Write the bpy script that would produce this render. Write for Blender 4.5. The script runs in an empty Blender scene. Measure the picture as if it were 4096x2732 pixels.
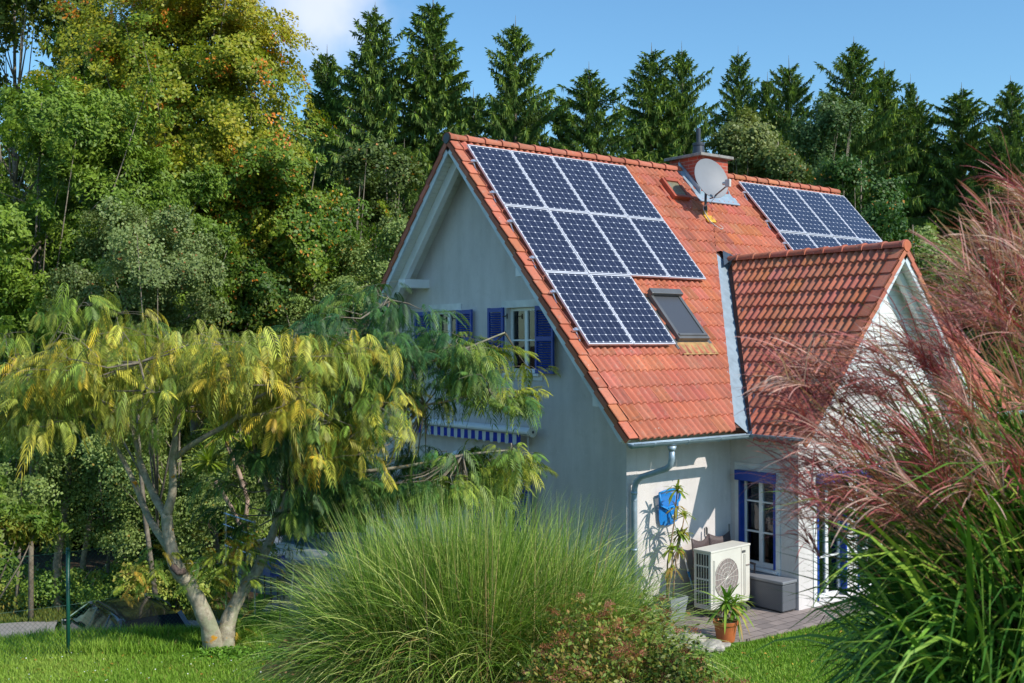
import bpy, bmesh, math, random
import numpy as np
from mathutils import Matrix, Vector
from mathutils.geometry import tessellate_polygon
R = math.radians
rng = np.random.default_rng(7)
random.seed(7)
S = bpy.context.scene
COL = S.collection

# ------------------------------------------------------------------ camera
CAM = np.array([-11.3162, -16.2838, 4.391])
YAW, PIT, ROL = 0.9033, 0.0017, -0.0038
FPX = 4301.3                       # focal length in pixels of the 4096 px wide photograph
fw = np.array([math.cos(PIT)*math.cos(YAW), math.cos(PIT)*math.sin(YAW), math.sin(PIT)])
r0 = np.array([math.sin(YAW), -math.cos(YAW), 0.0]); u0 = np.cross(r0, fw)
rt = math.cos(ROL)*r0 + math.sin(ROL)*u0
up = -math.sin(ROL)*r0 + math.cos(ROL)*u0
cd = bpy.data.cameras.new('camera'); cam = bpy.data.objects.new('camera', cd); COL.objects.link(cam)
cd.sensor_width = 36; cd.lens = FPX/4096*36; cd.clip_end = 6000; cd.clip_start = 0.05
cam.matrix_world = Matrix(((rt[0], up[0], -fw[0], CAM[0]), (rt[1], up[1], -fw[1], CAM[1]), (rt[2], up[2], -fw[2], CAM[2]), (0, 0, 0, 1)))
cd.dof.use_dof = True; cd.dof.focus_distance = 19.0; cd.dof.aperture_fstop = 5.6
S.camera = cam
S.view_settings.view_transform = 'Standard'; S.view_settings.look = 'None'
S.view_settings.exposure = 0.42; S.view_settings.gamma = 1.0

# ------------------------------------------------------------------ sky and sun
SUN_EL, SUN_AZ = R(39.6), math.atan2(0.29, -1.0)      # azimuth from +Y towards +X
wd = bpy.data.worlds.new('World'); S.world = wd; wd.use_nodes = True
nt = wd.node_tree; nt.nodes.clear()
def wn(t, **k):
    n = nt.nodes.new(t)
    for a, b in k.items(): setattr(n, a, b)
    return n
sky = wn('ShaderNodeTexSky', sky_type='NISHITA', sun_disc=False, sun_elevation=SUN_EL, sun_rotation=SUN_AZ, air_density=1.3, dust_density=0.6, ozone_density=2.0, altitude=400)
bg = wn('ShaderNodeBackground'); bg.inputs[1].default_value = 0.14
out = wn('ShaderNodeOutputWorld')
# a soft cloud bank: direction towards the cloud, broken up by noise
tc = wn('ShaderNodeTexCoord'); nz = wn('ShaderNodeTexNoise'); nz.inputs['Scale'].default_value = 7; nz.inputs['Detail'].default_value = 5; nz.inputs['Roughness'].default_value = .55
cdir = fw + rt*((1300-2048)/FPX) + up*((1366-20)/FPX); cdir /= np.linalg.norm(cdir)
dt = wn('ShaderNodeVectorMath', operation='DISTANCE'); dt.inputs[1].default_value = tuple(cdir)
sc_ = wn('ShaderNodeVectorMath', operation='NORMALIZE')
nt.links.new(tc.outputs['Generated'], sc_.inputs[0]); nt.links.new(sc_.outputs[0], dt.inputs[0]); nt.links.new(sc_.outputs[0], nz.inputs['Vector'])
m1 = wn('ShaderNodeMath', operation='MULTIPLY_ADD'); m1.inputs[1].default_value = 0.16; nt.links.new(nz.outputs['Fac'], m1.inputs[0]); 
nt.links.new(dt.outputs['Value'], m1.inputs[2])
mr = wn('ShaderNodeMapRange', interpolation_type='SMOOTHSTEP'); mr.inputs[1].default_value = 0.165; mr.inputs[2].default_value = 0.09; mr.inputs[3].default_value = 0; mr.inputs[4].default_value = .85
nt.links.new(m1.outputs[0], mr.inputs[0])
mx = wn('ShaderNodeMixRGB'); mx.inputs[2].default_value = (4.9, 5.2, 6.2, 1)
tint = wn('ShaderNodeMixRGB', blend_type='MULTIPLY'); tint.inputs[0].default_value = 1; tint.inputs[2].default_value = (0.53, 0.79, 0.95, 1)
nt.links.new(sky.outputs[0], tint.inputs[1]); nt.links.new(tint.outputs[0], mx.inputs[1]); nt.links.new(mr.outputs[0], mx.inputs[0])
nt.links.new(mx.outputs[0], bg.inputs[0]); nt.links.new(bg.outputs[0], out.inputs[0])
sl = bpy.data.lights.new('sun', 'SUN'); sl.energy = 3.7; sl.angle = R(0.53); sl.color = (1.0, 0.94, 0.85)
so = bpy.data.objects.new('sun', sl); COL.objects.link(so)
sd = Vector((0.29, -1.0, 0.861)).normalized()
so.rotation_euler = sd.to_track_quat('Z', 'Y').to_euler(); so.location = (5, -20, 30)

# ------------------------------------------------------------------ helpers
def P(px, py, d):                  # a point d metres in front of the viewpoint
    return CAM + d*(fw + rt*((px-2048)/FPX) - up*((py-1366)/FPX))
def dtc(x, y):                     # forward distance and sideways distance of a ground point
    dx, dy = x-CAM[0], y-CAM[1]
    return dx*math.cos(YAW)+dy*math.sin(YAW), dx*math.sin(YAW)-dy*math.cos(YAW)
def xy(d, t):
    return CAM[0]+d*math.cos(YAW)+t*math.sin(YAW), CAM[1]+d*math.sin(YAW)-t*math.cos(YAW)
def sm(a, b, x):
    x = np.clip((x-a)/(b-a), 0, 1); return x*x*(3-2*x)
def ter(x, y):                     # height of the ground
    x = np.asarray(x, float); y = np.asarray(y, float)
    d, t = dtc(x, y)
    z = 2.75*np.clip(1-d/13.6, 0, 1.15)
    z = np.where(d > 12.6, z*sm(14.4, 12.6, d), z)
    z = np.clip(z, 0, 2.45)
    dist = np.maximum(np.minimum(d-(15.7+.25*(t+7)), -3.7-t), (y-6.5)*1.0)
    z = z - 3.3*sm(0, 4.6, dist)
    return z + 0.03*np.sin(x*1.3+y*.7)*np.sin(y*1.1-.4*x)*(np.abs(z) > .02)

def tag(o, label=None, cat=None, group=None, kind=None):
    if label: o['label'] = label
    if cat: o['category'] = cat
    if group: o['group'] = group
    if kind: o['kind'] = kind
    return o
def empty(name, loc, label, cat, group=None, rot=0):
    o = bpy.data.objects.new(name, None); COL.objects.link(o); o.location = loc; o.rotation_euler = (0, 0, rot)
    o.empty_display_size = .2
    return tag(o, label, cat, group)
class MB:
    def __init__(s): s.v = []; s.f = []; s.m = []; s.n = 0; s.c = []; s.uv = {}
    def add(s, V, F, m=0, c=None):
        V = [tuple(map(float, p)) for p in V]; s.v += V
        for f in F: s.f.append(tuple(i+s.n for i in f)); s.m.append(m)
        s.c += [c or (1, 1, 1)]*len(V); s.n += len(V)
        return s
    def box(s, lo, hi, m=0, M=None, c=None):
        x0, y0, z0 = lo; x1, y1, z1 = hi
        V = [(x0, y0, z0), (x1, y0, z0), (x1, y1, z0), (x0, y1, z0), (x0, y0, z1), (x1, y0, z1), (x1, y1, z1), (x0, y1, z1)]
        if M is not None: V = [tuple(M @ Vector(p)) for p in V]
        return s.add(V, [(0, 3, 2, 1), (4, 5, 6, 7), (0, 1, 5, 4), (1, 2, 6, 5), (2, 3, 7, 6), (3, 0, 4, 7)], m, c)
    def tube(s, path, rad, n=8, m=0, cap=True, c=None):
        path = [Vector(p) for p in path]
        if not hasattr(rad, '__len__'): rad = [rad]*len(path)
        V = []; F = []; prev = None
        for i, p in enumerate(path):
            d = (path[min(i+1, len(path)-1)]-path[max(i-1, 0)]).normalized()
            if prev is None:
                a = Vector((0, 0, 1)) if abs(d.z) < .9 else Vector((1, 0, 0)); x = d.cross(a).normalized()
            else: x = (prev-d*prev.dot(d)).normalized()
            prev = x; y = d.cross(x)
            for k in range(n):
                t = 2*math.pi*k/n; V.append(tuple(p+(x*math.cos(t)+y*math.sin(t))*rad[i]))
        for i in range(len(path)-1):
            for k in range(n):
                F.append((i*n+k, i*n+(k+1) % n, (i+1)*n+(k+1) % n, (i+1)*n+k))
        if cap: F.append(tuple(range(n))[::-1]); F.append(tuple((len(path)-1)*n+k for k in range(n)))
        return s.add(V, F, m, c)
    def lathe(s, prof, n=20, m=0, M=None, c=None):      # prof: (radius, z)
        V = []; F = []
        for r, z in prof:
            for k in range(n):
                t = 2*math.pi*k/n; V.append(Vector((r*math.cos(t), r*math.sin(t), z)))
        if M is not None: V = [M @ p for p in V]
        for i in range(len(prof)-1):
            for k in range(n): F.append((i*n+k, i*n+(k+1) % n, (i+1)*n+(k+1) % n, (i+1)*n+k))
        F.append(tuple(range(n))[::-1]); F.append(tuple((len(prof)-1)*n+k for k in range(n)))
        return s.add([tuple(p) for p in V], F, m, c)
    def prism(s, poly, a, b, m=0, c=None):              # poly of 3-D points, shifted by vectors a and b
        n = len(poly); V = [tuple(Vector(p)+Vector(a)) for p in poly]+[tuple(Vector(p)+Vector(b)) for p in poly]
        F = [tuple(range(n))[::-1], tuple(range(n, 2*n))]+[(i, (i+1) % n, n+(i+1) % n, n+i) for i in range(n)]
        return s.add(V, F, m, c)
    def build(s, name, mats, parent=None, smooth=False, bevel=0, col=False, **tg):
        me = bpy.data.meshes.new(name); me.from_pydata(s.v, [], s.f); me.update()
        if not isinstance(mats, (list, tuple)): mats = [mats]
        for m in mats: me.materials.append(m)
        if len(mats) > 1: me.polygons.foreach_set('material_index', s.m)
        if smooth: me.polygons.foreach_set('use_smooth', [True]*len(s.f))
        if col:
            at = me.color_attributes.new('col', 'FLOAT_COLOR', 'POINT')
            at.data.foreach_set('color', np.hstack([np.array(s.c, float), np.ones((len(s.c), 1))]).ravel())
        bm = bmesh.new(); bm.from_mesh(me); bmesh.ops.recalc_face_normals(bm, faces=bm.faces); bm.to_mesh(me); bm.free()
        o = bpy.data.objects.new(name, me); COL.objects.link(o)
        if parent is not None:
            o.parent = parent; o.matrix_parent_inverse = Matrix.LocRotScale(parent.location, parent.rotation_euler, parent.scale).inverted() if tg.pop('world', True) else Matrix()
        else: tg.pop('world', None)
        if bevel:
            b = o.modifiers.new('bevel', 'BEVEL'); b.width = bevel; b.segments = 2; b.limit_method = 'ANGLE'
        tag(o, **tg)
        return o
def npmesh(name, V, F, mat, parent=None, cols=None, smooth=False, **tg):     # V (n,3), F (m,k) arrays
    me = bpy.data.meshes.new(name); V = np.ascontiguousarray(V, np.float32); F = np.ascontiguousarray(F, np.int32)
    m, k = F.shape
    me.vertices.add(len(V)); me.vertices.foreach_set('co', V.ravel())
    me.loops.add(m*k); me.loops.foreach_set('vertex_index', F.ravel())
    me.polygons.add(m); me.polygons.foreach_set('loop_start', np.arange(m, dtype=np.int32)*k)
    if smooth: me.polygons.foreach_set('use_smooth', np.ones(m, bool))
    me.update(calc_edges=True)
    if cols is not None:
        at = me.color_attributes.new('col', 'FLOAT_COLOR', 'POINT')
        at.data.foreach_set('color', np.hstack([cols, np.ones((len(V), 1))]).astype(np.float32).ravel())
    me.materials.append(mat)
    o = bpy.data.objects.new(name, me); COL.objects.link(o)
    if parent is not None: o.parent = parent; o.matrix_parent_inverse = Matrix.LocRotScale(parent.location, parent.rotation_euler, parent.scale).inverted() if tg.pop('world', True) else Matrix()
    else: tg.pop('world', None)
    tag(o, **tg)
    return o
def copy_tree(o, parent=None):
    c = o.copy(); COL.objects.link(c)
    if parent is not None: c.parent = parent
    for ch in list(o.children): copy_tree(ch, c)
    return c

# ------------------------------------------------------------------ materials
def srgb(h):
    h = h.lstrip('#'); c = [int(h[i:i+2], 16)/255 for i in (0, 2, 4)]
    return tuple(x/12.92 if x < .04045 else ((x+.055)/1.055)**2.4 for x in c)
class MT:
    def __init__(s, name, base=(.5, .5, .5), rough=.6, metal=0, spec=.5):
        s.m = bpy.data.materials.new(name); s.m.use_nodes = True; s.t = s.m.node_tree; s.b = s.t.nodes['Principled BSDF']
        s.b.inputs['Base Color'].default_value = (*base, 1); s.b.inputs['Roughness'].default_value = rough
        s.b.inputs['Metallic'].default_value = metal; s.b.inputs['Specular IOR Level'].default_value = spec
    def n(s, t, **k):
        n = s.t.nodes.new(t)
        for a, b in k.items():
            if a in n.inputs: n.inputs[a].default_value = b
            else: setattr(n, a, b)
        return n
    def l(s, a, b): s.t.links.new(a, b)
    def coord(s, which='Object'): return s.n('ShaderNodeTexCoord').outputs[which]
    def noise(s, scale, detail=4, rough=.55, vec=None):
        n = s.n('ShaderNodeTexNoise'); n.inputs['Scale'].default_value = scale; n.inputs['Detail'].default_value = detail; n.inputs['Roughness'].default_value = rough
        s.l(vec if vec is not None else s.coord(), n.inputs['Vector']); return n.outputs['Fac']
    def ramp(s, fac, stops):
        r = s.n('ShaderNodeValToRGB'); s.l(fac, r.inputs[0]); e = r.color_ramp.elements
        while len(e) < len(stops): e.new(.5)
        for i, (p, c) in enumerate(stops): e[i].position = p; e[i].color = (*c, 1) if hasattr(c, '__len__') else (c, c, c, 1)
        return r.outputs[0]
    def mix(s, fac, a, b, mode='MIX'):
        n = s.n('ShaderNodeMixRGB', blend_type=mode)
        for i, v in enumerate((fac, a, b)):
            if hasattr(v, 'is_linked') or hasattr(v, 'node'): s.l(v, n.inputs[i])
            elif hasattr(v, '__len__'): n.inputs[i].default_value = (*v, 1)
            else: n.inputs[i].default_value = v
        return n.outputs[0]
    def math(s, op, a, b=0, c=0):
        n = s.n('ShaderNodeMath', operation=op)
        for i, v in enumerate((a, b, c)):
            if hasattr(v, 'node'): s.l(v, n.inputs[i])
            else: n.inputs[i].default_value = v
        return n.outputs[0]
    def base(s, v): s.l(v, s.b.inputs['Base Color'])
    def bump(s, h, strength=.3, dist=.02):
        n = s.n('ShaderNodeBump'); n.inputs['Strength'].default_value = strength; n.inputs['Distance'].default_value = dist
        s.l(h, n.inputs['Height']); s.l(n.outputs[0], s.b.inputs['Normal'])
def simple(name, base, rough=.6, metal=0, var=.12, scale=3, bump=0, bscale=60, spec=.5):
    m = MT(name, base, rough, metal, spec)
    n = m.noise(scale, 6, .6)
    d = tuple(c*(1-var*1.6) for c in base); l = tuple(min(1, c*(1+var)) for c in base)
    m.base(m.ramp(n, [(.3, d), (.7, l)]))
    if bump: m.bump(m.noise(bscale, 4), bump, .01)
    return m.m
M = {}
# plaster with faint streaks, dirt and hairline cracks
m = MT('plaster', rough=.9, spec=.2); n1 = m.noise(1.1, 6, .6); n2 = m.noise(70, 3)
mp = m.n('ShaderNodeMapping'); m.l(m.coord(), mp.inputs[0]); mp.inputs['Scale'].default_value = (1.5, 1.5, .25)
n3 = m.noise(2.2, 5, .6, mp.outputs[0])
c = m.ramp(n1, [(.3, (.62, .575, .55)), (.7, (.70, .65, .625))]); c = m.mix(.5, c, m.ramp(n3, [(.30, (.74, .73, .71)), (.6, (1, 1, 1))]), 'MULTIPLY'); c = m.mix(m.math('MULTIPLY', m.ramp(m.noise(5, 6, .7), [(.55, 0.), (.75, 1.)]), .3), c, (.42, .39, .35)); c = m.mix(m.math('MULTIPLY', m.ramp(m.noise(14, 2, .4), [(.62, 0.), (.7, 1.)]), .18), c, (.8, .76, .72))
m.base(c); m.bump(n2, .35, .012); M['plaster'] = m.m
M['white_plaster'] = simple('white_plaster', (.74, .73, .70), .85, bump=.2)
M['white'] = simple('white_paint', (.78, .78, .77), .45, var=.05)
M['frame'] = simple('window_frame_white', (.8, .8, .79), .35, var=.04)
m = MT('soffit_boards', rough=.55); n1 = m.noise(2.5, 5); m.base(m.ramp(n1, [(.3, (.68, .68, .62)), (.7, (.78, .78, .73))])); M['soffit'] = m.m
M['blue'] = simple('blue_paint', (.005, .045, .31), .4, var=.1)
M['black'] = simple('black_metal', (.02, .02, .022), .45, .0)
M['zinc'] = simple('zinc_sheet', (.34, .43, .50), .45, .35, var=.12, scale=6, bump=.05, bscale=20)
M['zinc_dark'] = simple('weathered_lead', (.10, .13, .16), .45, .6, var=.2)
M['alu'] = simple('aluminium', (.78, .79, .82), .28, .85, var=.06, scale=9)
M['concrete'] = simple('concrete', (.27, .26, .24), .9, var=.25, scale=9, bump=.4)
M['dark_grey'] = simple('dark_grey_coating', (.055, .06, .065), .45, .3, var=.12)
M['grey_alu'] = simple('grey_lacquered_aluminium', (.17, .17, .165), .4, .5, var=.1)
M['red_alu'] = simple('red_brown_lacquered_metal', (.42, .09, .045), .5, 0, var=.18)
M['flue'] = simple('flue_plastic', (.04, .045, .06), .4)
M['glass'] = None
m = MT('window_glass', (.012, .014, .016), .03, 0, 1.0); m.b.inputs['IOR'].default_value = 1.55
tr = m.n('ShaderNodeBsdfTransparent'); gl = m.n('ShaderNodeBsdfGlossy'); gl.inputs['Roughness'].default_value = .02; gl.inputs['Color'].default_value = (.9, .93, .95, 1)
tr.inputs['Color'].default_value = (.62, .66, .66, 1)
fr = m.n('ShaderNodeFresnel'); fr.inputs['IOR'].default_value = 1.75
wv = m.noise(2.2, 2); bn = m.n('ShaderNodeBump'); bn.inputs['Strength'].default_value = .12; bn.inputs['Distance'].default_value = .02; m.l(wv, bn.inputs['Height']); m.l(bn.outputs[0], gl.inputs['Normal'])
ms = m.n('ShaderNodeMixShader'); m.l(fr.outputs[0], ms.inputs[0]); m.l(tr.outputs[0], ms.inputs[1]); m.l(gl.outputs[0], ms.inputs[2])
m.l(ms.outputs[0], m.t.nodes['Material Output'].inputs[0]); M['glass'] = m.m
M['room'] = simple('room_dark', (.045, .04, .038), .9)
M['curtain'] = simple('net_curtain', (.30, .22, .2), .9, var=.3, scale=14)
# clay roof tiles: colour per tile in the 'col' attribute, weathering on top
def tile_mat(name, tintc=(1, 1, 1), moss=.75):
    m = MT(name, rough=.85, spec=.25)
    at = m.n('ShaderNodeAttribute', attribute_name='col')
    n1 = m.noise(1.3, 6, .65); n2 = m.noise(18, 5, .7); n3 = m.noise(90, 2, .5)
    c = m.mix(1, at.outputs['Color'], m.ramp(n1, [(.3, (.82, .80, .80)), (.68, (1.08, 1.05, 1.05))]), 'MULTIPLY')
    c = m.mix(m.math('MULTIPLY', m.ramp(n2, [(.52, 0.), (.72, 1.)]), moss), c, (.22, .12, .09))
    c = m.mix(m.math('MULTIPLY', m.ramp(m.noise(7, 6, .7), [(.55, 0.), (.75, 1.)]), .5), c, (.43, .29, .22))
    vo = m.n('ShaderNodeTexVoronoi'); vo.inputs['Scale'].default_value = 9; m.l(m.coord(), vo.inputs['Vector'])
    sp = m.ramp(vo.outputs['Distance'], [(.055, 1.), (.085, 0.)])
    vc = m.n('ShaderNodeSeparateXYZ'); m.l(vo.outputs['Color'], vc.inputs[0])
    sp = m.math('MULTIPLY', sp, m.math('GREATER_THAN', vc.outputs[0], .72))
    c = m.mix(sp, c, (.62, .58, .52))
    m.base(c); m.bump(n3, .25, .006); return m.m
M['tile'] = tile_mat('clay_tile'); 
M['ridge'] = tile_mat('ridge_tile', moss=.8)
# brick
m = MT('chimney_brick', rough=.85); tcx = m.n('ShaderNodeTexCoord'); br = m.n('ShaderNodeTexBrick')
sx = m.n('ShaderNodeSeparateXYZ'); m.l(tcx.outputs['Object'], sx.inputs[0]); ad = m.math('ADD', sx.outputs[0], sx.outputs[1]); cb = m.n('ShaderNodeCombineXYZ'); m.l(ad, cb.inputs[0]); m.l(sx.outputs[2], cb.inputs[1]); m.l(cb.outputs[0], br.inputs['Vector'])
br.inputs['Scale'].default_value = 1; br.inputs['Brick Width'].default_value = .26; br.inputs['Row Height'].default_value = .078; br.inputs['Mortar Size'].default_value = .006
br.inputs['Color1'].default_value = (.42, .075, .04, 1); br.inputs['Color2'].default_value = (.33, .055, .032, 1); br.inputs['Mortar'].default_value = (.38, .24, .19, 1)
m.base(br.outputs[0]); M['brick'] = m.m
# solar cells from UV: 6 x 10 cells with clipped corners and bus bars
m = MT('solar_cells', rough=.2, spec=.35); uv = m.n('ShaderNodeUVMap'); sx = m.n('ShaderNodeSeparateXYZ'); m.l(uv.outputs[0], sx.inputs[0])
cu = m.math('MULTIPLY', sx.outputs[0], 6); cv = m.math('MULTIPLY', sx.outputs[1], 10)
fu = m.math('ABSOLUTE', m.math('SUBTRACT', m.math('FRACT', cu), .5)); fv = m.math('ABSOLUTE', m.math('SUBTRACT', m.math('FRACT', cv), .5))
gap = m.math('GREATER_THAN', m.math('MAXIMUM', fu, fv), .484); dia = m.math('GREATER_THAN', m.math('ADD', fu, fv), .885)
bb = m.math('LESS_THAN', m.math('ABSOLUTE', m.math('SUBTRACT', m.math('FRACT', m.math('MULTIPLY', m.math('FRACT', cu), 3)), .5)), .035)
fl = m.n('ShaderNodeCombineXYZ'); m.l(m.math('FLOOR', cu), fl.inputs[0]); m.l(m.math('FLOOR', cv), fl.inputs[1])
oi = m.n('ShaderNodeObjectInfo'); m.l(oi.outputs['Random'], fl.inputs[2])
wn_ = m.n('ShaderNodeTexWhiteNoise', noise_dimensions='3D'); m.l(fl.outputs[0], wn_.inputs['Vector'])
c = m.mix(wn_.outputs['Value'], (.013, .015, .034), (.019, .022, .047)); c = m.mix(bb, c, (.075, .085, .13)); c = m.mix(gap, c, (.25, .27, .33)); c = m.mix(dia, c, (.75, .76, .8))
m.base(c); m.b.inputs['Coat Weight'].default_value = .25; m.b.inputs['Coat Roughness'].default_value = .05; M['cells'] = m.m
M['panel_frame'] = simple('silver_panel_frame', (.70, .70, .74), .35, .25, var=.04)
M['satellite'] = simple('satellite_grey', (.20, .21, .23), .55, 0, var=.05)
M['yellow'] = simple('yellow_mastic', (.62, .36, .03), .7, var=.3, scale=12)
M['cable'] = simple('white_cable', (.62, .60, .57), .6)
M['heatpump'] = simple('cream_sheet_metal', (.66, .63, .55), .45, var=.05)
M['fanmesh'] = simple('fan_grille', (.27, .22, .20), .6)
M['wicker'] = MT('brown_wicker', (.05, .035, .033), .6).m
m = MT('wicker_weave', rough=.6); wvt = m.n('ShaderNodeTexChecker'); wvt.inputs['Scale'].default_value = 70; m.l(m.coord(), wvt.inputs['Vector']); wvt.inputs['Color1'].default_value = (.055, .036, .036, 1); wvt.inputs['Color2'].default_value = (.11, .08, .08, 1); m.base(wvt.outputs[0]); M['wicker'] = m.m
m = MT('grey_weave', rough=.6); wvt = m.n('ShaderNodeTexChecker'); wvt.inputs['Scale'].default_value = 60; m.l(m.coord(), wvt.inputs['Vector']); wvt.inputs['Color1'].default_value = (.085, .09, .10, 1); wvt.inputs['Color2'].default_value = (.12, .125, .14, 1); m.base(wvt.outputs[0]); M['greyweave'] = m.m
M['terracotta'] = simple('terracotta_plastic', (.48, .13, .035), .6, var=.12, scale=8)
M['planter'] = simple('grey_planter', (.24, .26, .27), .7, var=.15)
M['netblue'] = simple('net_blue', (.0, .23, .62), .5, var=.15, scale=20)
m = MT('net_cloth', (.0, .20, .62), .7); m.b.inputs['Alpha'].default_value = .8; M['netcloth'] = m.m
M['soil'] = simple('soil', (.04, .026, .018), .95, var=.4, scale=15)
M['stone'] = simple('limestone', (.42, .38, .33), .9, var=.3, scale=6, bump=.5, bscale=25)
M['green_metal'] = simple('green_coated_steel', (.004, .07, .045), .45, 0, var=.1)
M['rope'] = simple('pale_rope', (.5, .48, .42), .8)
M['rubber'] = simple('tyre_rubber', (.02, .02, .02), .8)
M['fascia'] = simple('fascia_paint', (.62, .68, .72), .5, var=.1)

def leafmat(name, trans=.3, rough=.5, bright=1.0, gloss=.35):
    m = MT(name, rough=rough, spec=gloss); at = m.n('ShaderNodeAttribute', attribute_name='col')
    gm = m.n('ShaderNodeMixRGB', blend_type='MULTIPLY'); gm.inputs[0].default_value = 1; gm.inputs[2].default_value = (bright, bright, bright, 1); m.l(at.outputs['Color'], gm.inputs[1]); m.base(gm.outputs[0]); tl = m.n('ShaderNodeBsdfTranslucent')
    hs = m.mix(1, gm.outputs[0], (1.15, 1.2, .55), 'MULTIPLY'); m.l(hs, tl.inputs['Color'])
    ms = m.n('ShaderNodeMixShader'); ms.inputs[0].default_value = trans
    m.l(m.b.outputs[0], ms.inputs[1]); m.l(tl.outputs[0], ms.inputs[2]); m.l(ms.outputs[0], m.t.nodes['Material Output'].inputs[0]); return m.m
M['leaf'] = leafmat('leaf', bright=1.25); M['needle'] = leafmat('needles', .12, .6, gloss=.25, bright=1.35); M['blade'] = leafmat('grass_blade', .16, .45, bright=1.1, gloss=.45); M['lawn'] = leafmat('lawn_blade', .3, .6, gloss=.2, bright=1.2)
M['plume'] = leafmat('plume', .25, .7, gloss=.15)
m = MT('bark', rough=.9, spec=.2); n1 = m.noise(6, 6, .7); n2 = m.noise(2.5, 4, .6); c = m.ramp(n1, [(.3, (.12, .095, .07)), (.7, (.30, .26, .20))])
m.base(c); m.bump(n1, .6, .02); M['bark'] = m.m
m = MT('lichen_bark', rough=.9, spec=.2); n1 = m.noise(14, 6, .7); n2 = m.noise(7, 4, .6)
c = m.ramp(n1, [(.3, (.19, .16, .11)), (.6, (.40, .36, .26)), (.75, (.5, .47, .37))]); c = m.mix(m.ramp(n2, [(.60, 0.), (.66, 1.)]), c, (.50, .24, .02)); c = m.mix(m.ramp(m.noise(4, 3), [(.55, 0.), (.62, .6)]), c, (.24, .27, .16))
m.base(c); m.bump(n1, .5, .02); M['lichen'] = m.m
# ------------------------------------------------------------------ house: one thing with its parts
A_, B_ = 0.8393, R(48.56)
XW, YW, ZR = 0.64, -4.03, 8.2
XP, YP = 3.14, -5.44
XC, ZC, YT = 5.55, 6.08, -5.92
house = empty('house', (XW, YW, 0), 'grey plastered house with steep red tiled roof, white trim and blue shutters', 'house')
class Plane:
    def __init__(s, O, U, D, N): s.O, s.U, s.D, s.N = [np.array(q, float) for q in (O, U, D, N)]
    def __call__(s, u, v, h): 
        u, v, h = np.broadcast_arrays(u, v, h)
        return s.O + u[..., None]*s.U + v[..., None]*s.D + h[..., None]*s.N
    def p(s, u, v, h): return tuple(s.O+u*s.U+v*s.D+h*s.N)
ca, sa, cb_, sb_ = math.cos(A_), math.sin(A_), math.cos(B_), math.sin(B_)
MF = Plane((0, 0, ZR), (1, 0, 0), (0, -ca, -sa), (0, -sa, ca))
MBk = Plane((0, 0, ZR), (1, 0, 0), (0, ca, -sa), (0, sa, ca))
CL = Plane((XC, YT, ZC), (0, 1, 0), (-cb_, 0, -sb_), (-sb_, 0, cb_))
CR = Plane((XC, YT, ZC), (0, 1, 0), (cb_, 0, -sb_), (sb_, 0, cb_))
CO = .335
def tile_color(n):
    base = np.array([.50, .165, .100]); k = rng.normal(0, 1, (n, 1))
    c = base*(1+.055*k)+rng.normal(0, .009, (n, 3)); sp = rng.random(n)
    c[sp > .985] = np.array([.58, .24, .12]); c[sp < .05] *= .8
    return np.clip(c, .02, .9)
def tiles(pl, u0, u1, ncourse, name, parent, clips=(), mul=1.0, v0=.03):
    nt_ = int(round((u1-u0)/.3)); w = (u1-u0)/nt_; ns = 17
    s = np.linspace(0, 1, ns); prof = .054*np.abs(np.cos(math.pi*2*s))**1.35-.026
    K, T = np.meshgrid(np.arange(ncourse), np.arange(nt_), indexing='ij'); K = K.ravel(); T = T.ravel(); n = len(K)
    jv = rng.normal(0, .004, n); jh = rng.normal(0, .0022, n); ju = rng.normal(0, .0015, n)
    rows = [(0.0, -.006, 1), (CO-.02+.012, .030, 1), (CO+.006, .025, 1), (CO+.008, -.006, 1)]
    V = np.zeros((n, 4, ns, 3))
    for r, (dv, dh, pm) in enumerate(rows):
        u = u0+T[:, None]*w+s[None]*w*(.995)+ju[:, None]
        v = v0+K[:, None]*CO+dv+(jv[:, None] if r else 0)
        h = prof[None]*pm+dh+(jh[:, None] if r else 0)
        V[:, r] = pl(u, v+0*u, h+0*u)
    b = (np.arange(n)*4*ns)[:, None, None]; r = np.arange(3)[None, :, None]*ns; k = np.arange(ns-1)[None, None]
    a = b+r+k; F = np.stack([a, a+1, a+1+ns, a+ns], -1).reshape(-1, 4)
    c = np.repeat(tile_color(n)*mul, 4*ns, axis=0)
    o = npmesh(name, V.reshape(-1, 3), F, M['tile'], parent, cols=c, smooth=False)
    if clips:
        bm = bmesh.new(); bm.from_mesh(o.data)
        for co, no in clips:      # keep what lies on the side the normal points to
            bmesh.ops.bisect_plane(bm, geom=bm.verts[:]+bm.edges[:]+bm.faces[:], plane_co=co, plane_no=no, clear_inner=True)
        bm.to_mesh(o.data); bm.free()
    return o
q2 = 1/math.sqrt(2)
VL0, VL1 = Vector((2.77, -4.75, 0)), Vector((XC, -1.97, 0))
nl = Vector((-q2, q2, 0)); nr = Vector((q2, q2, 0)); VR0 = Vector((2*XC-2.77, -4.75, 0))
roof = MB()
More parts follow.
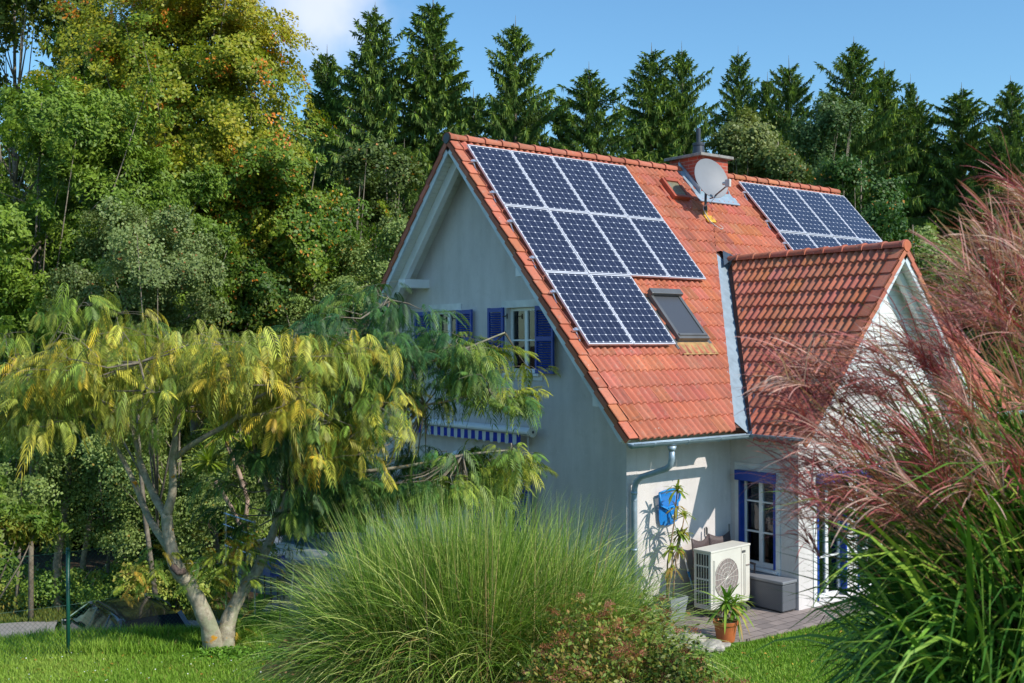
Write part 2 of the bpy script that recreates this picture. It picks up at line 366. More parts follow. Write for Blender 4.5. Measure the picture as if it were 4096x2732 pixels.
# decks under the tiles (solid, give the roof its thickness)
def slab(mb, pl, u0, u1, v0, v1, h0, h1, m=0, c=None):
    V = [pl.p(u, v, h) for h in (h0, h1) for u, v in ((u0, v0), (u1, v0), (u1, v1), (u0, v1))]
    mb.add(V, [(0, 3, 2, 1), (4, 5, 6, 7), (0, 1, 5, 4), (1, 2, 6, 5), (2, 3, 7, 6), (3, 0, 4, 7)], m, c)
slab(roof, MF, .05, 11.98, .02, 6.98, -.13, -.035); slab(roof, MBk, .05, 11.98, .06, 6.98, -.13, -.035)
slab(roof, CL, .05, 3.85, .02, 4.18, -.13, -.035); slab(roof, CR, .05, 3.85, .06, 4.18, -.13, -.035)
roofo = roof.build('roof', simple('roof_underlay', (.12, .05, .035), .9), house)
tiles(MF, .2, 11.85, 21, 'roof_tiles', roofo, [(VL0+nl*.25, nl)])
tiles(MF, 5.2, 11.85, 21, 'roof_tiles', roofo, [(VR0+nr*.06, nr), (VL0+nl*.249, -nl)])
tiles(MBk, .2, 11.85, 21, 'roof_tiles', roofo)
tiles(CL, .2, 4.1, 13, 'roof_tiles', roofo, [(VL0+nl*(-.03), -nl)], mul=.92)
tiles(CR, .2, 4.1, 13, 'roof_tiles', roofo, [(VR0+nr*(-.03), -nr)])
# verge tiles: a flat strip and a side flap per course
def verge(pl, n, at0=True, U=None, m='tile'):
    mb = MB()
    for k in range(n):
        v0 = .02+k*CO; v1 = v0+CO+.012; c = tuple(tile_color(1)[0]*rng.uniform(.9, 1.05)); j = rng.normal(0, .003)
        s = (0, .235) if at0 else (U-.235, U); f = (0, .03) if at0 else (U-.03, U)
        for (a, b, lo0, lo1) in ((s[0], s[1], -.03, .0), (f[0], f[1], -.115, -.09)):
            V = [pl.p(u, v, h) for (v, h) in ((v0, .008), (v1, .036+j)) for u in (a, b)]+[pl.p(u, v, h) for (v, h) in ((v0, lo0), (v1, lo1+j)) for u in (a, b)]
            mb.add(V, [(0, 1, 3, 2), (4, 6, 7, 5), (0, 4, 5, 1), (2, 3, 7, 6), (0, 2, 6, 4), (1, 5, 7, 3)], 0, c)
    return mb.build('verge_tiles', M[m], roofo, bevel=.009, col=True)
verge(MF, 21); verge(MBk, 21); verge(MF, 21, False, 12.03); verge(MBk, 21, False, 12.03)
verge(CL, 13); verge(CR, 13)
def ridge(O, U, L, seg=.405, r=.115, zoff=.0, disc='dark_grey'):
    mb = MB(); O = np.array(O); U = np.array(U, float); W = np.cross(U, (0, 0, 1)); n = int(L/seg)+1
    for k in range(n):
        a = k*seg; b = min(a+seg+.04, L); c = tuple(tile_color(1)[0]*.92)
        if b-a < .1: continue
        rings = []
        for (t, rr) in ((0, r+.018), (.045, r+.018), (.05, r+.004), (b-a, r-.012)):
            for w_ in np.linspace(-.08, 1.08, 13):
                th = math.pi*w_; rings.append(O+U*(a+t)+W*math.cos(th)*rr*1.08+np.array((0, 0, 1))*(math.sin(th)*rr*.85+zoff+rng.normal(0, .0008)))
        V = rings; F = []
        for i in range(3):
            for j in range(12): F.append((i*13+j, i*13+j+1, (i+1)*13+j+1, (i+1)*13+j))
        F.append(tuple(range(13)))
        mb.add(V, F, 0, c)
    o = mb.build('ridge_tiles', M['ridge'], roofo, col=True)
    d = MB(); dm = Matrix.Translation(Vector(O-U*.012+np.array((0, 0, zoff)))) @ Vector(U).to_track_quat('Z', 'Y').to_matrix().to_4x4()
    d.lathe([(.10, 0), (.105, .02), (.105, .05)], 18, 0, dm); d.build('ridge_end_cap', M[disc] if disc != 'tile' else simple('ridge_cap_clay', (.52, .14, .06), .7), roofo, bevel=.006)
ridge((0, 0, ZR-.03), (1, 0, 0), 6.22); ridge((7.12, 0, ZR-.03), (1, 0, 0), 4.92)
ridge((XC, YT, ZC-.03), (0, 1, 0), 3.92, disc='tile')
# zinc valleys
for sgn in (1, -1):
    mb = MB(); V = []; F = []
    for k in range(13):
        t = k/12; x = 2.77+2.78*t; y = -4.75+2.78*t
        if sgn < 0: x = 2*XC-x
        zz = 8.2+y*math.tan(A_)-.03+.006*math.sin(k*2.1)
        dl = .20
        V += [(x-sgn*dl, y+dl, 8.2+(y+dl)*math.tan(A_)-.022), (x, y, zz-.02), (x+sgn*.10, y-.10, 6.08-(XC-(2.77+2.78*t)-.10)*math.tan(B_)-.012)]
    for k in range(12): F += [(3*k, 3*k+1, 3*k+4, 3*k+3), (3*k+1, 3*k+2, 3*k+5, 3*k+4)]
    mb.add(V, F); vo_ = mb.build('valley_flashing', M['zinc'], roofo); sol = vo_.modifiers.new('thickness', 'SOLIDIFY'); sol.thickness = .004; sol.offset = -1
mb = MB(); mb.add([(5.22, -2.12, 5.93), (5.55, -1.80, 6.26), (5.72, -2.0, 6.13), (5.5, -2.3, 6.16)], [(0, 1, 2, 3)]); o = mb.build('lead_saddle', M['zinc_dark'], roofo); sol = o.modifiers.new('thickness', 'SOLIDIFY'); sol.thickness = .01
# fascia, soffit boards, barge rafters, purlins
for pl, u0_, u1_, v1_ in ((MF, .032, .065, 6.97), (MBk, .032, .065, 6.97), (MF, 11.96, 11.99, 6.97), (MBk, 11.96, 11.99, 6.97), (CL, .032, .065, 4.15), (CR, .032, .065, 4.15)):
    fas = MB(); slab(fas, pl, u0_, u1_, .03, v1_, -.19, -.05); fas.build('fascia', M['fascia'], house)
for pl, u1_, v1_ in ((MF, XW+.01, 6.9), (MBk, XW+.01, 6.9), (CL, .5, 4.1), (CR, .5, 4.1)):
    sof = MB(); v = .05; V = []; F = []
    while v < v1_:      # tongue-and-groove boards: one folded sheet
        for vv, hh in ((v, -.155), (v+.088, -.155), (v+.091, -.145), (v+.097, -.145)): V += [pl.p(.066, vv, hh), pl.p(u1_, vv, hh)]
        v += .1
    n_ = len(V)//2
    for i_ in range(n_-1): F.append((2*i_, 2*i_+1, 2*i_+3, 2*i_+2))
    sof.add(V, F); sof.build('soffit', M['soffit'], house)
for pl, a_, b_, v_, d_ in ((MF, .24, .36, 6.9, -.34), (MBk, .24, .36, 6.9, -.34), (CL, .22, .32, 4.1, -.28), (CR, .22, .32, 4.1, -.28)):
    raf = MB(); slab(raf, pl, a_, b_, .05, v_, d_, -.158); raf.build('barge_rafter', M['white'], house, bevel=.006)
for y0, y1, z0, z1 in ((1.53, 1.75, 5.49, 5.66), (-2.14, -1.96, 5.52, 5.68), (-4.06, -3.88, 3.40, 3.56)):
    mb = MB(); mb.box((.05, y0, z0), (XW+.02, y1, z1)); mb.build('purlin', M['white'], house, bevel=.008)
# walls with openings
def wall(name, fmap, outline, holes, thick, mat=None):
    """outline and holes in (a, b); fmap(a, b, depth) -> point; the outer face is depth 0"""
    loops = [[Vector((a, b, 0)) for a, b in outline]]+[[Vector((a, b, 0)) for a, b in h] for h in holes]
    tris = tessellate_polygon(loops); flat = [p for l in loops for p in l]
    mb = MB(); n = len(flat)
    V = [fmap(p.x, p.y, 0) for p in flat]+[fmap(p.x, p.y, thick) for p in flat]
    F = [t for t in tris]+[tuple(i+n for i in t[::-1]) for t in tris]; k = 0
    for l in loops:
        m_ = len(l)
        for i in range(m_): a, b = k+i, k+(i+1) % m_; F.append((a, b, b+n, a+n))
        k += m_
    mb.add(V, F); return mb.build(name, mat or M['plaster'], house)
def rect(a0, b0, a1, b1): return [(a0, b0), (a1, b0), (a1, b1), (a0, b1)]
ta = math.tan(A_); tb = math.tan(B_)
gap_ = .155/ca
wall('gable_wall', lambda a, b, d: (XW+d, a, b), [(-4.03, -.3), (4.03, -.3), (4.03, ZR-gap_-4.03*ta), (0, ZR-gap_), (-4.03, ZR-gap_-4.03*ta)],
     [rect(-1.86, 3.86, -.96, 5.03), rect(.55, 3.86, 1.42, 5.03), rect(-1.28, .12, -.36, 2.2)], .22)
wall('gable_wall', lambda a, b, d: (11.4-d, a, b), [(-4.03, -.3), (4.03, -.3), (4.03, ZR-gap_-4.03*ta), (0, ZR-gap_), (-4.03, ZR-gap_-4.03*ta)], [], .22)
zt = ZR-gap_-4.03*ta-.005
wall('side_wall', lambda a, b, d: (a, YW+d, b), rect(XW+.222, -.3, XP+.2, zt), [], .22)
wall('side_wall', lambda a, b, d: (a, YW+d, b), rect(2*XC-XP-.2, -.3, 11.178, zt), [], .22)
wall('side_wall', lambda a, b, d: (a, 4.03-d, b), rect(XW+.222, -.3, 11.178, zt), [], .22)
gapb = .155/cb_
ztb = ZC-gapb-(XC-XP)*tb
wall('wing_wall', lambda a, b, d: (XP+d, a, b), rect(YP+.2, -.3, YW-.002, ztb+.0), [rect(-4.98, .60, -4.23, 2.21)], .2)
wall('wing_wall', lambda a, b, d: (2*XC-XP-d, a, b), rect(YP+.2, -.3, YW-.002, ztb), [], .2)
wall('wing_front_wall', lambda a, b, d: (a, YP+d, b), [(XP, -.3), (2*XC-XP, -.3), (2*XC-XP, ztb), (XC, ZC-gapb), (XP, ztb)],
     [rect(3.62, .1, 4.42, 2.2), rect(4.75, .1, 6.5, 2.2)], .198)
mb = MB(); zc = 3.62
for k in range(14):
    b0 = zc+k*.16; hw = (ZC-gapb-b0)/tb; hw2 = max((ZC-gapb-b0-.155)/tb, 0.01)
    if hw <= .02: break
    mb.add([(XC-hw, YP-.022, b0), (XC+hw, YP-.022, b0), (XC+hw2, YP-.016, b0+.155), (XC-hw2, YP-.016, b0+.155), (XC-hw, YP-.002, b0), (XC+hw, YP-.002, b0), (XC+hw2, YP-.002, b0+.155), (XC-hw2, YP-.002, b0+.155)],
           [(0, 1, 2, 3), (0, 4, 5, 1), (3, 2, 6, 7), (0, 3, 7, 4), (1, 5, 6, 2)])
mb.build('gable_cladding', M['white'], house)
# plaster bands round the openings, window frames, panes, shutters
def opening(fm, a0, b0, a1, b1, band=.12, nv=1, nh=1, side=1, recess=.09, sill=True, curtain=True, bandmat='white_plaster', top_band=.13, hbars=None, name='window'):
    """fm(a, b, depth) -> point, depth<0 in front of the wall"""
    def bx(mb, p, q, d0, d1):
        V = [fm(a, b, d) for d in (d0, d1) for a, b in ((p[0], p[1]), (q[0], p[1]), (q[0], q[1]), (p[0], q[1]))]
        mb.add(V, [(0, 3, 2, 1), (4, 5, 6, 7), (0, 1, 5, 4), (1, 2, 6, 5), (2, 3, 7, 6), (3, 0, 4, 7)])
    if band:
        mb = MB(); bx(mb, (a0-band, b0-band), (a0, b1+top_band), -.018, -.001); bx(mb, (a1, b0-band), (a1+band, b1+top_band), -.018, -.001)
        bx(mb, (a0, b1), (a1, b1+top_band), -.018, -.001); bx(mb, (a0, b0-band), (a1, b0), -.018, -.001); mb.build('plaster_band', M[bandmat], house)
    fr = MB(); e = .06; r = recess
    bx(fr, (a0, b0), (a0+e, b1), r, r+.06); bx(fr, (a1-e, b0), (a1, b1), r, r+.06); bx(fr, (a0+e, b0), (a1-e, b0+e+.02), r, r+.06); bx(fr, (a0+e, b1-e), (a1-e, b1), r, r+.06)
    mid = (a0+a1)/2
    for k in range(nv):
        c = a0+(a1-a0)*(k+1)/(nv+1); w = .04 if nv == 1 or k % 2 else .02
        bx(fr, (c-w, b0+e+.02), (c+w, b1-e), r-.004, r+.05)
    hb = hbars or [(k+1)/(nh+1) for k in range(nh)]
    for f in hb:
        c = b0+(b1-b0)*f; bx(fr, (a0+e, c-.014), (a1-e, c+.014), r-.001, r+.045)
    w = fr.build(name, M['frame'], house, bevel=.004)
    gl = MB(); bx(gl, (a0+e-.005, b0+e), (a1-e+.005, b1-e+.005), r+.025, r+.032); gl.build('pane', M['glass'], w)
    if sill:
        s = MB(); bx(s, (a0-.06, b0-.045), (a1+.06, b0-.005), -.06, r+.01); s.build('sill', M['white'], w, bevel=.004)
    if curtain:
        cu = MB(); n = 24
        for (ca0, ca1) in ((a0+.05, a0+(a1-a0)*.30), (a1-(a1-a0)*.30, a1-.05)):
            V = []; F = []
            for k in range(n+1):
                a = ca0+(ca1-ca0)*k/n; dd = r+.16+.018*math.sin(k*1.9)
                V += [fm(a, b0+.06, dd), fm(a, b1-.02, dd)]
            for k in range(n): F.append((2*k, 2*k+2, 2*k+3, 2*k+1))
            cu.add(V, F)
        cu.build('curtain', M['curtain'], w)
    return w
gm = lambda a, b, d: (XW+d, a, b)
wR = opening(gm, -1.86, 3.86, -.96, 5.03); wL = opening(gm, .55, 3.86, 1.42, 5.03); wD = opening(gm, -1.28, .12, -.36, 2.2, sill=False, hbars=[.33, .66])
wmap = lambda a, b, d: (XP+d, a, b)
wS = opening(wmap, -4.98, .60, -4.23, 2.21, band=.1, hbars=[.36, .68])
fmap = lambda a, b, d: (a, YP+d, b)
wF = opening(fmap, 3.62, .1, 4.42, 2.2, band=.1, hbars=[.33, .66], sill=False); wG = opening(fmap, 4.75, .1, 6.5, 2.2, band=.1, nv=3, hbars=[.33, .66], sill=False)
# blue roller box and guide rails on the wing windows
def roller(fm, a0, a1, zt_, zb, par):
    mb = MB()
    def bx(p, q, d0, d1):
        V = [fm(a, b, d) for d in (d0, d1) for a, b in ((p[0], p[1]), (q[0], p[1]), (q[0], q[1]), (p[0], q[1]))]
        mb.add(V, [(0, 3, 2, 1), (4, 5, 6, 7), (0, 1, 5, 4), (1, 2, 6, 5), (2, 3, 7, 6), (3, 0, 4, 7)])
    bx((a0-.03, zt_-.16), (a1+.03, zt_+.01), -.11, .06)
    bx((a0-.012, zb), (a0+.03, zt_-.16), -.03, .085); bx((a1-.03, zb), (a1+.012, zt_-.16), -.03, .085)
    mb.build('roller_shutter_box', M['blue'], par, bevel=.005)
roller(wmap, -4.98, -4.23, 2.21, .62, wS); roller(fmap, 3.62, 4.42, 2.2, .12, wF); roller(fmap, 4.75, 6.5, 2.2, .12, wG)
def shutter(y0, y1, z0, z1, par, tilt=0.0, hinge=None, hw=True):
    """louvred shutter lying open on the gable wall"""
    mb = MB(); t = .035; x = -.0; w = abs(y1-y0); e = .055
    mb.box((-t, 0, 0), (0, e, z1-z0)); mb.box((-t, w-e, 0), (0, w, z1-z0))
    for b in (0, (z1-z0)-.08, (z1-z0)*.48): mb.box((-t, e, b), (0, w-e, b+.075))
    b = .08
    while b < z1-z0-.1:
        Mx = Matrix.Translation((-.016, w/2, b+.012)) @ Matrix.Rotation(R(-38), 4, 'Y')
        mb.box((-.019, -w/2+e, -.004), (.019, w/2-e, .004), 0, Mx); b += .042
    o = mb.build('shutter', M['blue'], house)
    px_ = XW-.03
    if hinge == 'hi': T_ = Matrix.Translation((px_, y1, z0)) @ Matrix.Rotation(-tilt, 4, 'Z') @ Matrix.Translation((0, -w, 0))
    else: T_ = Matrix.Translation((px_, y0, z0)) @ Matrix.Rotation(tilt, 4, 'Z')
    o.data.transform(T_)
    if hw:
        for b in (z0+.14, z1-.16):
            h = MB(); yc = y1 if hinge == 'hi' else y0; s_ = 1 if hinge == 'hi' else -1
            h.tube([(px_-.02, yc-s_*.10, b), (px_-.035, yc+s_*.05, b), (px_-.03, yc+s_*.13, b+.01)], .011, 6); h.tube([(px_-.03, yc+s_*.12, b-.045), (px_-.03, yc+s_*.12, b+.045)], .013, 6)
            h.build('shutter_hinge', M['black'], o)
    return o
shutter(-.96-.0+.03, -.49, 3.87, 5.04, wR, R(3), 'lo'); shutter(-2.44, -1.84, 3.87, 5.04, wR, R(9), 'hi', False)
shutter(1.47, 1.95, 3.87, 5.03, wL, R(3), 'lo'); shutter(-.02, .54, 3.87, 5.03, wL, R(4), 'hi')
shutter(-.33, .17, .12, 2.18, wD, R(3), 'lo'); shutter(-1.76, -1.25, .12, 2.18, wD, R(5), 'hi')
# gutters and downpipe
gut = MB()
def half_pipe(p0, p1, r=.072, n=10):
    p0, p1 = Vector(p0), Vector(p1); d = (p1-p0).normalized(); s_ = d.cross(Vector((0, 0, 1))).normalized(); V = []; F = []
    for p in (p0, p1):
        for k in range(n+1):
            t = math.pi*k/n; V.append(p+s_*math.cos(t)*r-Vector((0, 0, 1))*math.sin(t)*r)
        for k in range(n+1):
            t = math.pi*k/n; V.append(p+s_*math.cos(t)*(r-.006)-Vector((0, 0, 1))*math.sin(t)*(r-.006))
    m_ = 2*(n+1)
    for k in range(n): F += [(k, k+1, m_+k+1, m_+k), (n+1+k, m_+n+1+k, m_+n+2+k, n+2+k)]
    F += [(0, m_, m_+n+1, n+1), (n, 2*n+1, m_+2*n+1, m_+n), tuple(range(n+1))]
    gut.add(V, F)
    L = (p1-p0).length
    for a in np.arange(.45, L, .75):
        q = p0+d*a; gut.tube([q+s_*math.cos(math.pi*k/8)*(r+.005)-Vector((0, 0, 1))*math.sin(math.pi*k/8)*(r+.005) for k in range(9)], .008, 5)
    gut.tube([p0+s_*r, p1+s_*r], .011, 6); gut.tube([p0-s_*r, p1-s_*r], .008, 6)
for g0_, g1_ in (((-.02, -4.80, 2.885), (2.70, -4.80, 2.885)), ((2.70, -4.80, 2.886), (2.70, -5.93, 2.886)), ((8.4, -4.80, 2.885), (12.0, -4.80, 2.885))):
    gut = MB(); half_pipe(g0_, g1_); gut.build('gutter', M['zinc'], house, smooth=True)
dp = MB(); dp.tube([(.86, -4.80, 2.80), (.86, -4.80, 2.72)], [.075, .05], 12)
dp.tube([(.86, -4.80, 2.74), (.86, -4.80, 2.60), (.855, -4.77, 2.50), (.84, -4.70, 2.44), (.78, -4.42, 2.34), (.745, -4.25, 2.28), (.73, -4.16, 2.20), (.725, -4.125, 2.10), (.72, -4.12, 1.95), (.72, -4.12, .0)], .048, 14)
for z in (2.0, 1.1): dp.tube([(.72, -4.12, z), (.72, -4.12, z+.04)], .054, 14)
dp.tube([(.72, -4.12, 1.9), (.72, -4.12, 1.91)], .053, 14); dp.build('downpipe', M['zinc'], house, smooth=True)
# chimney
ch = MB(); ch.box((6.237, -.6, 6.9), (7.13, .30, 8.42)); cho = ch.build('chimney', M['brick'], house)
mb = MB(); mb.box((6.15, -.70, 8.42), (7.22, .40, 8.485)); mb.build('chimney_cap', M['concrete'], cho, bevel=.01)
mb = MB(); mb.lathe([(.185, 0), (.18, .05), (.15, .28), (.17, .285), (.17, .35), (.10, .352), (.062, .36), (.062, .70), (.052, .71)], 24, 0, Matrix.Translation((6.66, -.17, 8.48)) @ Matrix.Diagonal((.8, .8, .92, 1))); mb.build('flue_pipe', M['flue'], cho, bevel=.004)
mb = MB()
mb.box((6.215, -.625, 7.42), (7.155, -.602, 7.66)); slab(mb, MF, 6.04, 7.34, .86, 1.10, .03, .055)       # apron in front
for x0, x1 in ((6.20, 6.234), (7.133, 7.16)):
    mb.prism([(x0, -.62, 7.48), (x0, -.62, 7.72), (x0, .0, 8.36), (x0, .02, 8.18)], (0, 0, 0), (x1-x0, 0, 0))
slab(mb, MF, 6.07, 6.2, .05, .86, .02, .05); slab(mb, MF, 7.16, 7.29, .05, .86, .02, .05)
mb.build('chimney_flashing', M['zinc'], cho)
# skylights
def skylight(u0, v0, w, l, frame, glass, pl=MF, hh=.11, name='skylight', dark=True):
    mb = MB(); e = .07
    slab(mb, pl, u0, u0+e, v0, v0+l, -.02, hh); slab(mb, pl, u0+w-e, u0+w, v0, v0+l, -.02, hh)
    slab(mb, pl, u0+e, u0+w-e, v0, v0+e+.03, -.02, hh+.02); slab(mb, pl, u0+e, u0+w-e, v0+l-e, v0+l, -.02, hh)
    slab(mb, pl, u0-.09, u0-.002, v0-.05, v0+l+.05, -.01, .035); slab(mb, pl, u0+w+.002, u0+w+.09, v0-.05, v0+l+.05, -.01, .035); slab(mb, pl, u0-.09, u0+w+.09, v0+l+.002, v0+l+.16, -.0, .03)
    o = mb.build(name, frame, house, bevel=.006)
    g = MB(); slab(g, pl, u0+e, u0+w-e, v0+e, v0+l-e, .02, hh-.02); g.build('pane', glass, o)
    return o
sgl = MT('skylight_glass', (.15, .17, .13), .15, 0, .8); nn = sgl.noise(30, 5); sgl.base(sgl.ramp(nn, [(.3, (.15, .145, .095)), (.7, (.27, .255, .17))])); 
blind = MT('outer_blind_mesh', (.06, .065, .075), .35, 0, .6)
skylight(5.18, .55, .5, .58, M['red_alu'], sgl.m, hh=.13)
sk = skylight(2.44, 4.0, .78, 1.12, M['grey_alu'], blind.m, hh=.12)
mb = MB(); slab(mb, MF, 2.43, 3.23, 3.97, 4.10, .10, .19); mb.build('blind_box', M['grey_alu'], sk, bevel=.012); mb = MB(); slab(mb, MF, 2.47, 3.19, 5.02, 5.06, .10, .14); mb.build('blind_bar', M['grey_alu'], sk)
mb = MB(); slab(mb, MF, 2.4, 3.3, 5.14, 5.42, .026, .034); mb.build('lead_apron', simple('ochre_lead_apron', (.40, .24, .09), .7, var=.3, scale=10), sk)
# interior floor so that the rooms are closed
mb = MB(); mb.box((XW+.23, -4.0, -.05), (11.17, 4.0, .08)); mb.box((XW+.23, -3.7, 3.2), (11.17, 3.7, 3.4)); mb.box((3.36, -5.2, -.05), (7.7, -4.05, .08)); mb.build('interior_floor', M['room'], house)

# ------------------------------------------------------------------ solar panels
def make_panel(name='solar_panel'):
    e = bpy.data.objects.new(name, None); COL.objects.link(e)
    W, L, T, F_ = .992, 1.632, .04, .022
    f = MB(); f.box((0, -L, 0), (F_, 0, T)); f.box((W-F_, -L, 0), (W, 0, T)); f.box((F_, -L, 0), (W-F_, -L+F_, T)); f.box((F_, -F_, 0), (W-F_, 0, T)); f.box((F_, -L+F_, .004), (W-F_, -F_, .01))
    fo = f.build('frame', M['panel_frame'], e, world=False, bevel=.002)
    me = bpy.data.meshes.new('cell_sheet'); a, b = F_+.001, W-F_-.001
    me.from_pydata([(a, -L+F_+.001, T-.006), (b, -L+F_+.001, T-.006), (b, -F_-.001, T-.006), (a, -F_-.001, T-.006)], [], [(0, 1, 2, 3)])
    uvl = me.uv_layers.new(name='UVMap'); k0, k1, j0, j1 = -.09, 6/6+.015, 0, 0
    for i, (u, v) in enumerate(((-.015, -.02), (1.015, -.02), (1.015, 1.02), (-.015, 1.02))): uvl.data[i].uv = (u, v)
    me.materials.append(M['cells']); g = bpy.data.objects.new('cell_sheet', me); COL.objects.link(g); g.parent = e
    return e
proto = make_panel(); first = True
cols = ['leftmost', 'second from left', 'third from left', 'rightmost']
for (nm, ug, vg, rows, nrows) in (('solar panel block by the gable', .242, .3185, [4, 4, 2], ['top', 'middle', 'bottom']), ('solar panel block right of the chimney', 7.85, .311, [4, 4, 4], ['top', 'second', 'lowest'])):
    for j, n in enumerate(rows):
        for i in range(n):
            if ug > 5 and j == 2: continue
            o = proto if first else copy_tree(proto); first = False
            u = ug+i*1.0083+.004; v = vg+j*1.6477+.006
            o.matrix_world = Matrix.Translation(MF.p(u, v, .088)) @ Matrix.Rotation(rng.normal(0, .0022), 4, 'X') @ Matrix(((1, 0, 0), (0, ca, -sa), (0, sa, ca))).to_4x4()
            cn = cols[i] if n == 4 else ['left', 'right'][i]
            tag(o, f'{cn} panel, {nrows[j]} row, {nm}', 'solar panel', 'solar panels on the roof')
rails = empty('panel_rail', (0, -1, 7), 'aluminium mounting rails with hooks under the panel block by the gable', 'mounting rail', 'panel mounting rails')
mb = MB(); hk = MB()
def railset(mb, hk, u0, u1, vs, par):
    for v in vs:
        mb = MB(); slab(mb, MF, u0-.10, u1+.02, v-.02, v+.02, .045, .086); mb.build('rail', M['alu'], par)
        for a in np.arange(u0-.03, u1, 1.2):
            hk = MB(); hk.tube([MF.p(a, v, .05), MF.p(a+.01, v+.06, .04), MF.p(a, v+.12, .03), MF.p(a, v+.2, .022)], .012, 6); slab(hk, MF, a-.035, a+.02, v-.03, v+.03, .05, .1); hk.build('roof_hook', M['alu'], par)
railset(mb, hk, .242, 4.27, [.75, 1.6, 2.35, 3.25], rails); railset(mb, hk, .242, 2.25, [4.05, 4.9], rails)
rails2 = empty('panel_rail', (8, -1, 7), 'aluminium mounting rails with hooks under the panel block right of the chimney', 'mounting rail', 'panel mounting rails')
mb = MB(); hk = MB(); railset(mb, hk, 7.85, 11.88, [.65, 1.6, 2.3, 3.2], rails2)

# ------------------------------------------------------------------ satellite dish
dish = empty('satellite_dish', (5.93, -1.1, 7.0), 'round grey satellite dish on a roof mast in front of the chimney', 'satellite dish')
cen = Vector((5.80, -1.27, 7.80)); face = Vector((-.12, -.93, .30)).normalized()
zq = face.to_track_quat('Z', 'Y').to_matrix().to_4x4()
mb = MB(); prof = []
for k in range(13): r = .44*k/12; prof.append((max(r, .001), .32*r*r-.03))
prof += [(.447, .034), (.447, .022), (.43, .012)]
for k in range(12, -1, -1): r = .43*k/12; prof.append((max(r, .001), .32*r*r-.045))
mb.lathe(prof[:13]+prof[13:], 48, 0, Matrix.Translation(cen) @ zq @ Matrix.Diagonal((.99, 1.0, 1, 1)))
mb.build('reflector', M['satellite'], dish, smooth=True)
side = zq.to_3x3() @ Vector((1, 0, 0)); upv = zq.to_3x3() @ Vector((0, 1, 0))
if upv.z < 0: upv = -upv; side = -side
lnb = Vector((5.75, -1.78, 7.64)); rim = cen-Vector((0, 0, .40))+Vector((.02, -.02, .0))
mb = MB(); mb.tube([rim+Vector((0, .06, 0)), rim, lnb-Vector((0, 0, .03))], .016, 6); mb.build('feed_arm', simple('rusty_arm', (.25, .15, .11), .6, .3), dish)
mb = MB(); mb.box((-.03, -.06, -.075), (.03, .06, .085), 0, Matrix.Translation(lnb)); mb.tube([lnb+Vector((0, .05, 0)), lnb+Vector((0, .13, .02))], [.03, .04], 12); mb.build('feed_head', M['cable'], dish, bevel=.008)
foot = Vector(MF.p(5.90, 1.60, 0))
mb = MB(); mb.tube([foot+Vector((0, .08, -.05)), foot+Vector((0, 0.03, .12)), (5.88, -1.06, 7.42), (5.86, -1.10, 7.75)], .027, 10); mb.build('mast', M['zinc_dark'], dish, smooth=True)
mb = MB(); mb.tube([foot+Vector((0, .07, -.02)), foot+Vector((0, .045, .10)), foot+Vector((0, .03, .19))], [.085, .055, .04], 12); slab(mb, MF, 5.80, 6.06, 1.56, 1.76, .02, .045); mb.build('mast_boot', M['yellow'], dish, bevel=.006)
mb = MB(); mb.tube([foot+Vector((0, .035, .16)), foot+Vector((0, .02, .27))], [.045, .03], 12); mb.build('mast_collar', M['black'], dish)
mb = MB()
for off in (0, .018):
    pth = [lnb+Vector((0, .05, -.07)), lnb+Vector((.0, .2, -.13)), rim+Vector((0, -.02, -.04)), rim+Vector((-.04, .05, -.12)), foot+Vector((-.10, -.0, .22+off)), foot+Vector((-.11, -.08, .05+off)), Vector(MF.p(5.86, 1.80, .04+off)), Vector(MF.p(6.02, 1.96, .03+off)), Vector(MF.p(6.12, 1.93, .03+off)), Vector(MF.p(6.10, 1.80, .03))]
    cps = []
    for i in range(len(pth)-1):
        for k in range(4):
            t = k/4; p0 = pth[max(i-1, 0)]; p1 = pth[i]; p2 = pth[i+1]; p3 = pth[min(i+2, len(pth)-1)]
            cps.append(.5*((2*p1)+(p2-p0)*t+(2*p0-5*p1+4*p2-p3)*t*t+(3*p1-p0-3*p2+p3)*t**3))
    mb.tube(cps, .006, 5)
mb.build('cable', M['cable'], dish)

# ------------------------------------------------------------------ awning
aw = empty('awning', (XW, 0, 2.8), 'retracted awning with white cassette and blue and white striped scalloped valance', 'awning')
mb = MB(); sec = [(math.cos(t)*.085*(1.0 if math.cos(t) > 0 else 1.15), math.sin(t)*.075) for t in np.linspace(0, 2*math.pi, 20, endpoint=False)]
xa = .50
mb.prism([(xa+a, 2.73, 2.845+b) for a, b in sec], (0, 0, 0), (0, -4.56, 0)); mb.build('cassette', M['white'], aw)
mb = MB(); mb.box((xa-.095, -1.80, 2.80), (xa-.088, 2.70, 2.806)); mb.build('cassette_joint', M['dark_grey'], aw)
for y in (2.735, -1.85):
    mb = MB(); mb.lathe([(.001, -.012), (.092, -.012), (.096, 0), (.096, .02), (.001, .02)], 22, 0, Matrix.Translation((xa, y, 2.85)) @ Matrix.Rotation(R(90), 4, 'X')); mb.build('end_cap', M['heatpump'], aw, bevel=.004)
mb = MB(); mb.lathe([(.001, 0), (.025, 0), (.025, .01), (.001, .01)], 12, 0, Matrix.Translation((xa, -1.862, 2.85)) @ Matrix.Rotation(R(90), 4, 'X')); mb.build('cap_screw', M['dark_grey'], aw)
n = 37; w = (2.55+1.60)/n; q = 6; V = []; F = []; mats_ = []
for k in range(n*q+1):
    y = -1.60+w*k/q; ph = (y+1.6)/(2*w); zb = 2.60+.03*abs(math.sin(math.pi*(ph+.25))); xx = xa-.062+.008*math.sin(k*.55)
    V += [(xx, y, zb), (xx*.4+.6*(xa-.06), y, 2.70), (xa-.06, y, 2.79)]
